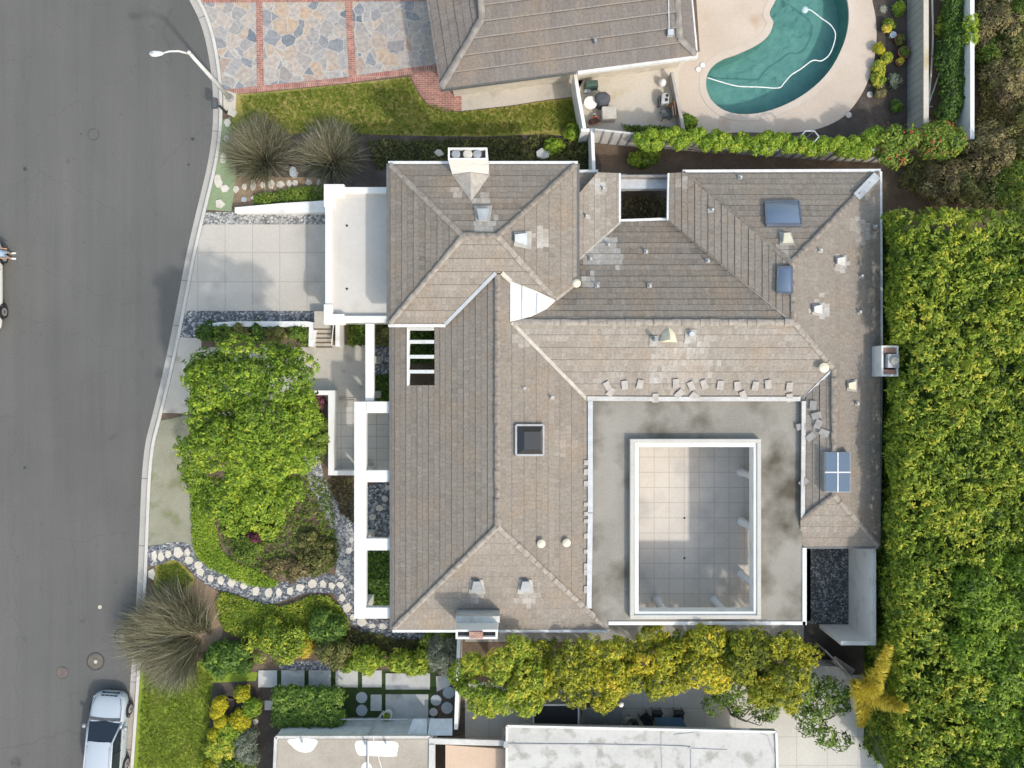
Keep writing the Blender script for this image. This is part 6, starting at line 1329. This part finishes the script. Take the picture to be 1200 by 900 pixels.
# pool garden things
pot(1050.5, 49, .24, .35, terracotta, 'terracotta pot nearest the white ring in the pool garden'); pot(1055, 65, .3, .45, terracotta, 'largest terracotta pot in the bed behind the pool', plant=L_mid); pot(1051, 75, .2, .3, terracotta, 'lowest terracotta pot in the bed behind the pool', plant=L_gold)
t = thing('planter_ring', 'small white ring shaped planter in the bed behind the pool', 'planter', P(1044, 43)); c = wloc(t); mb = MB(); mb.lathe(c, [(.14,0),(.17,.25),(.18,.27),(.13,.27),(.12,.15),(.01,.14)], 18); mb.build('pot', M_plain('pale_blue_glaze', (.55,.62,.68), .4), t, True)
for a, b, lb in ((1019,111,'pale round stepping disc by the middle of the deck rim'),(994,135,'pale round stepping disc low on the deck rim')): mb = MB(); mb.lathe(P(a,b), [(.16,0),(.16,.05),(.13,.06),(.01,.061)], 18); tag(mb.build('stepping_disc', concp), lb, 'disc')
t = thing('bed_plant', 'small white star shaped plant in the bed behind the pool', 'plant', P(1034, 12)); c = np.array(wloc(t)); n_ = 14; an = np.arange(n_)*6.283/n_; D = np.stack([np.cos(an),np.sin(an),np.full(n_,.4)],1); leaf_mesh('leaf_rosette', c+D*.13+np.array([0,0,.08]), np.tile([0,0,1.],(n_,1))+RNG.normal(size=(n_,3))*.2, .14, .03, np.full(n_,.95), L_silver, t, dirs=D)
mb = MB(); mb.tube([P(a,b,.08) for a,b in smooth_px([(1091,-30),(1093,20),(1093,55),(1090,100),(1087,135),(1086.5,150)],4,False)], .05, 8); tag(mb.build('pipe', white, None, True), 'longer white pipe lying beside the grey block wall', 'pipe')
mb = MB(); mb.tube([P(1106,70,.08), P(1097,97,.08), P(1088,123,.08), P(1086,132,.1)], .04, 8); tag(mb.build('pipe', white, None, True), 'shorter white pipe slanting away from the grey block wall', 'pipe')
mb = MB(); mb.tube([P(1087,125,.06), P(1093,125,.06)], .035, 8); tag(mb.build('pipe_fitting', white, None, True), 'short white cross pipe at the end of the slanting pipe', 'pipe')
t = thing('wire_frame', 'pale wire frame standing in the hedge below the pool', 'frame', P(949, 160)); c = P(949,160,2.25); hx = [c+Vector((math.cos(i*1.0472)*.45, math.sin(i*1.0472)*.32, 0)) for i in range(7)]
mb = MB(); mb.tube(hx, .035, 6); mb.build('top_ring', galv, t)
for p in hx[:6]: mb = MB(); mb.tube([p, Vector((p.x,p.y,.0))], .02, 6); mb.build('leg', galv, t)

# ------------------------------------------------------------------ street lamp, mailbox
t = thing('street_lamp', 'white steel street lamp leaning its arm over the upper road', 'street lamp', (-14.85, 15.05, .03)); b0 = Vector((-14.85,15.05,0)); tp = Vector((-14.70,15.08,5.75))
mb = MB(); mb.lathe(b0, [(.2,.03),(.2,.12),(.13,.2)], 16); mb.build('base', greymetal, t); mb = MB(); mb.tube([b0+Vector((0,0,.15)), b0.lerp(tp,.5), tp], [.12,.1,.075], 14); mb.build('pole', lampwhite, t, True)
mb = MB(); mb.lathe(tp, [(.09,-.05),(.09,.05),(.02,.1)], 12); mb.build('pole_cap', lampwhite, t, True)
e1 = P(190,62.5,6.15); mb = MB(); mb.tube([tp-Vector((0,0,.15)), tp.lerp(e1,.35)+Vector((0,.04,.1)), tp.lerp(e1,.7)+Vector((0,.03,.12)), e1], [.05,.045,.04,.035], 10); mb.build('arm', lampwhite, t, True)
mb = MB(); d = Vector((-1,-.03,0)).normalized(); sd = Vector((0,1,0)); vs = []
for s_, w_, h_ in ((-.05,.05,.04),(.08,.10,.06),(.3,.13,.08),(.48,.12,.07),(.56,.05,.03)):
    vs += [e1 + d*s_ + sd*(w_*x) + Vector((0,0,h_*z_)) for x, z_ in ((-1,-.5),(1,-.5),(.8,.6),(0,1),(-.8,.6))]
mb.add(vs, [(0,1,2,3,4),(24,23,22,21,20)] + [(k*5+i, k*5+5+i, k*5+5+(i+1)%5, k*5+(i+1)%5) for k in range(4) for i in range(5)]); fixn(mb.build('lamp_head', lampwhite, t))
mb = MB(); mb.lathe(e1 + d*.42 + Vector((0,0,.07)), [(.045,0),(.045,.05),(.01,.06)], 10); mb.build('sensor', greymetal, t)
t = thing('mailbox', 'dark mailbox on a post at the kerb below the street lamp', 'mailbox', P(265.5, 132)); c = wloc(t); mb = MB(); mb.bar(c, c+Vector((0,0,1.0)), .09, .09, Vector((0,1,0))); mb.build('post', black, t); mb = MB(); mb.bar(c+Vector((.02,-.02,.98)), c+Vector((-.28,.1,.98)), .07, .06); mb.build('arm', black, t)
m = c+Vector((-.22,.1,1.02)); mb = MB(); vs = []
for yy_ in (-.25,.25): vs += [m + Vector((.15*math.cos(a_), yy_, max(0,.0)+.13+.13*math.sin(a_))) for a_ in [math.pi*i/8 for i in range(9)]] + [m+Vector((-.15,yy_,0)), m+Vector((.15,yy_,0))]
mb.add(vs, [tuple(range(11)), tuple(range(11,22))[::-1]] + [(i,(i+1)%11,11+(i+1)%11,11+i) for i in range(11)]); fixn(mb.build('box', charcoal, t)); mb = MB(); mb.bar(m+Vector((.16,.1,.1)), m+Vector((.16,.1,.32)), .02, .06, Vector((0,1,0))); mb.build('flag', M_plain('flag_red', (.3,.05,.04)), t)

# ------------------------------------------------------------------ cars
def make_car(lab, paint, loc, rz):
    """a five door car, nose along +Y; built at the origin, then moved"""
    t = thing('parked_car', lab, 'car'); J = []
    def part(mb, nm, m, par=t, sm=False, sub=0):
        o = mb.build(nm, m, par, sm); fixn(o)
        if sub: s = o.modifiers.new('subsurf', 'SUBSURF'); s.levels = sub; s.render_levels = sub
        return o
    st_ = [(2.36,.50,.40,.52),(2.30,.72,.55,.66),(2.12,.86,.70,.80),(1.75,.92,.82,.93),(1.2,.94,.90,1.01),(.95,.94,.93,1.03),(.2,.95,.95,1.0),(-1.2,.95,.97,1.0),(-1.9,.93,.98,1.02),(-2.25,.88,.95,1.04),(-2.38,.74,.80,.95)]
    mb = MB(); vs = []; K = 13
    for y, hw, zb, zt in st_:
        half = [(hw*.55,.24),(hw*.92,.26),(hw*.985,.42),(hw,.62),(hw*.975,zb),(hw*.84,zt),]
        ring = [(0,.24)] + half + [(0,zt+.025)] + [(-x,z) for x,z in half[::-1]]
        vs += [Vector((x,y,z)) for x, z in ring]; K = len(ring)
    fs = [(k*K+i,(k+1)*K+i,(k+1)*K+(i+1)%K,k*K+(i+1)%K) for k in range(len(st_)-1) for i in range(K)] + [tuple(range(K)), tuple(range((len(st_)-1)*K,len(st_)*K))[::-1]]
    mb.add(vs, fs); body = part(mb, 'body', paint, t, True, 1)
    # greenhouse: glass band and roof
    base = [(.80,.92),(.60,1.06),(-.60,1.06),(-.80,.92),(-.86,-1.75),(-.62,-2.2),(.62,-2.2),(.86,-1.75)]
    top = [(.62,.12),(.48,.20),(-.48,.20),(-.62,.12),(-.66,-1.55),(-.5,-1.85),(.5,-1.85),(.66,-1.55)]
    mb = MB(); mb.add([Vector((.80,.95,1.0)),Vector((-.80,.95,1.0)),Vector((-.62,.14,1.47)),Vector((.62,.14,1.47)),Vector((0,1.08,1.03)),Vector((0,.22,1.50))], [(0,4,5,3),(4,1,2,5)]); part(mb,'windshield',carglass,t,True)
    for s in (-1,1):
        mb = MB(); mb.add([Vector((s*.87,.72,.97)),Vector((s*.89,-1.7,.99)),Vector((s*.69,-1.5,1.46)),Vector((s*.66,.1,1.44))],[(0,1,2,3)]); part(mb,'side_window',carglass)
        mb = MB(); mb.tube([Vector((s*.84,.98,.99)),Vector((s*.66,.14,1.47)),Vector((s*.69,-1.55,1.50)),Vector((s*.78,-2.05,1.1))],.045,8); part(mb,'roof_pillar',paint,t,True)
        mb = MB(); mb.tube([Vector((s*.885,-.45,.98)),Vector((s*.685,-.5,1.47))],.035,6); part(mb,'door_pillar',black)
        mb = MB(); mb.tube([Vector((s*.93,.8,.98)),Vector((s*.93,-1.8,1.0))],.02,6); part(mb,'window_sill',galv)
        mb = MB(); mb.lathe(Vector((s*1.06,.72,1.0)),[(.03,-.06),(.11,-.03),(.11,.06),(.06,.10),(.01,.11)],12); m_ = part(mb,'mirror',greymetal,t,True); mb = MB(); mb.bar(Vector((s*.92,.72,.98)),Vector((s*1.0,.72,1.0)),.06,.05); part(mb,'mirror_arm',black,m_)
        for y in (1.45,-1.42):
            mb = MB(); ax = [Vector((s*.76,y,.34)),Vector((s*.97,y,.34))]; mb.tube(ax,.345,24); w_ = part(mb,'wheel',rubber)
            mb = MB(); mb.tube([Vector((s*.93,y,.34)),Vector((s*.983,y,.34))],.22,20); part(mb,'rim',alloy,w_)
            mb = MB(); mb.tube([Vector((s*.975,y,.34)),Vector((s*.99,y,.34))],.06,12); part(mb,'hub',black,w_)
            mb = MB(); k_ = [Vector((s*.955,y+.41*math.cos(a_),.34+.41*math.sin(a_))) for a_ in [math.pi*i/14 for i in range(15)]]; mb.tube(k_,.035,6); part(mb,'wheel_arch',black)
        mb = MB(); mb.add([Vector((s*.82,2.17,.70)),Vector((s*.50,2.31,.68)),Vector((s*.50,2.27,.77)),Vector((s*.82,2.06,.83))],[(0,1,2,3)]); part(mb,'headlight',M_glass('headlight_lens',(.62,.64,.66,1),.1,.8))
        mb = MB(); mb.box(s*.80-.08,s*.80+.08,-2.37,-2.28,.72,.92); part(mb,'tail_light',M_plain('tail_red',(.35,.03,.02),.3))
        for y in (.2,-.95): mb = MB(); mb.bar(Vector((s*.975,y,.86)),Vector((s*.975,y-.2,.86)),.03,.03); part(mb,'door_handle',galv)
        mb = MB(); mb.tube([Vector((s*.58,-.1,1.535)),Vector((s*.6,-1.5,1.54))],.022,6); part(mb,'roof_rail',greymetal)
    mb = MB(); vs = []; rr = [(.16,.58,1.475),(.02,.63,1.50),(-.5,.68,1.535),(-1.2,.69,1.535),(-1.65,.66,1.50),(-1.85,.6,1.46)]
    for y,hw,z in rr: vs += [Vector((x*hw,y,z+dz)) for x,dz in ((-1,-.04),(-.85,.0),(-.4,.03),(0,.04),(.4,.03),(.85,.0),(1,-.04))]
    mb.add(vs,[(k*7+i,k*7+i+1,k*7+8+i,k*7+7+i) for k in range(5) for i in range(6)]); o = part(mb,'roof',paint,t,True)
    if sum((p.normal.z for p in o.data.polygons)) < 0: o.data.flip_normals()
    mb = MB(); mb.add([Vector((.6,-1.87,1.45)),Vector((-.6,-1.87,1.45)),Vector((-.74,-2.24,1.02)),Vector((.74,-2.24,1.02))],[(0,1,2,3)]); part(mb,'rear_window',carglass)
    for s in (-1,1): mb = MB(); mb.tube([Vector((s*.80,1.12,1.045)),Vector((s*.77,1.75,.965)),Vector((s*.62,2.16,.835))],.012,5); part(mb,'bonnet_gap',black)
    mb = MB(); mb.box(-.45,.45,2.29,2.345,.45,.62); part(mb,'grille',black)
    for i in range(4): mb = MB(); mb.box(-.42+i*.22,-.24+i*.22,2.20,2.26,.70,.745); part(mb,'grille_slot',black)
    mb = MB(); mb.bar(Vector((-.78,1.12,1.02)),Vector((.78,1.12,1.02)),.14,.03); part(mb,'cowl',charcoal)
    mb = MB(); mb.tube([Vector((-.1,1.1,1.04)),Vector((-.62,.85,1.12))],.012,5); part(mb,'wiper',black); mb = MB(); mb.tube([Vector((.55,1.1,1.04)),Vector((.05,.85,1.13))],.012,5); part(mb,'wiper',black)
    t.location = loc; t.rotation_euler = (0,0,rz); return t
make_car('silver blue parked car with dark glass beside the kerb at the bottom left', silver, (-21.08, -18.42, -.12), R(-4))
make_car('white parked car cut off by the left edge of the picture beside a person', carwhite, (-27.6, 5.2, -.12), 0)

# ------------------------------------------------------------------ person
pr = thing('person', 'person in pale blue top and shorts standing by the white car at the left edge', 'person', P(14, 300, -.12)); c = wloc(pr)
Vp, Ep, Rp = [], [], []
def jn(p, r_, par=None):
    Vp.append(Vector(p)); Rp.append(r_)
    if par is not None: Ep.append((par, len(Vp)-1))
    return len(Vp)-1
pel = jn((0,0,.93),.14); sp = jn((0,0,1.12),.125,pel); ch = jn((.01,0,1.32),.15,sp); nk = jn((.02,0,1.47),.06,ch); hd = jn((.04,0,1.56),.085,nk); hd2 = jn((.05,0,1.68),.09,hd); jn((.04,0,1.76),.06,hd2)
for s in (-1,1):
    hp_ = jn((0,s*.09,.86),.1,pel); kn = jn((.03,s*.12,.48),.062,hp_); an_ = jn((0,s*.13,.09),.042,kn); ft = jn((.12,s*.14,.045),.04,an_); jn((.2,s*.15,.035),.028,ft)
    sh = jn((.0,s*.18,1.38),.065,ch); el = jn((.0,s*.26,1.10),.045,sh); wr = jn((.1,s*.25,.88),.03,el); pm = jn((.14,s*.25,.81),.035,wr)
    for i in range(4): f1 = jn((.16+.012*i,s*(.225+.018*i),.76),.011,pm); jn((.17+.012*i,s*(.22+.018*i),.715),.009,f1)
    th = jn((.17,s*.215,.80),.012,pm); jn((.19,s*.20,.77),.010,th)
me = bpy.data.meshes.new('body'); me.from_pydata(Vp, Ep, []); bo = bpy.data.objects.new('body', me); COL.objects.link(bo); bo.parent = pr; me.materials.append(skin)
sm_ = bo.modifiers.new('skin', 'SKIN'); sm_.use_smooth_shade = True
for i, sv in enumerate(me.skin_vertices[0].data): sv.radius = (Rp[i], Rp[i]); sv.use_root = (i == 0)
ss = bo.modifiers.new('subsurf', 'SUBSURF'); ss.levels = 1; ss.render_levels = 1
def ring_cloth(name, prof, mat):
    mb = MB(); vs = []; k = 16
    for x, y, z, rx, ry in prof: vs += [c + Vector((x+rx*math.cos(6.283*i/k), y+ry*math.sin(6.283*i/k), z)) for i in range(k)]
    mb.add(vs, [(a*k+i,a*k+(i+1)%k,(a+1)*k+(i+1)%k,(a+1)*k+i) for a in range(len(prof)-1) for i in range(k)]); return mb.build(name, mat, pr, True)
ring_cloth('shirt', [(0,0,.88,.17,.2),(0,0,1.1,.155,.18),(.01,0,1.3,.17,.22),(.01,0,1.42,.13,.2),(.02,0,1.48,.08,.09)], shirt)
for s in (-1,1):
    mb = MB(); mb.tube([c+Vector((0,s*.17,1.39)), c+Vector((0,s*.235,1.17))], [.085,.075], 12, False); mb.build('sleeve', shirt, pr, True)
    ring_cloth('shorts_leg', [(.02,s*.11,.56,.1,.095),(.01,s*.1,.75,.12,.11),(0,s*.07,.93,.165,.14)], shortm)
    mb = MB(); mb.tube([c+Vector((-.06,s*.13,.045)), c+Vector((.06,s*.138,.05)), c+Vector((.2,s*.15,.04)), c+Vector((.235,s*.152,.035))], [.045,.055,.05,.025], 10); mb.build('shoe', white, pr, True)
    mb = MB(); mb.lathe(c+Vector((.135,s*.035,1.675)), [(.001,-.012),(.012,0),(.001,.012)], 8); mb.build('eye', black, pr)
mb = MB(); mb.lathe(c+Vector((.02,0,1.64)), [(.10,0),(.108,.06),(.095,.13),(.05,.165),(.005,.175)], 16); mb.build('hair', hairm, pr, True)
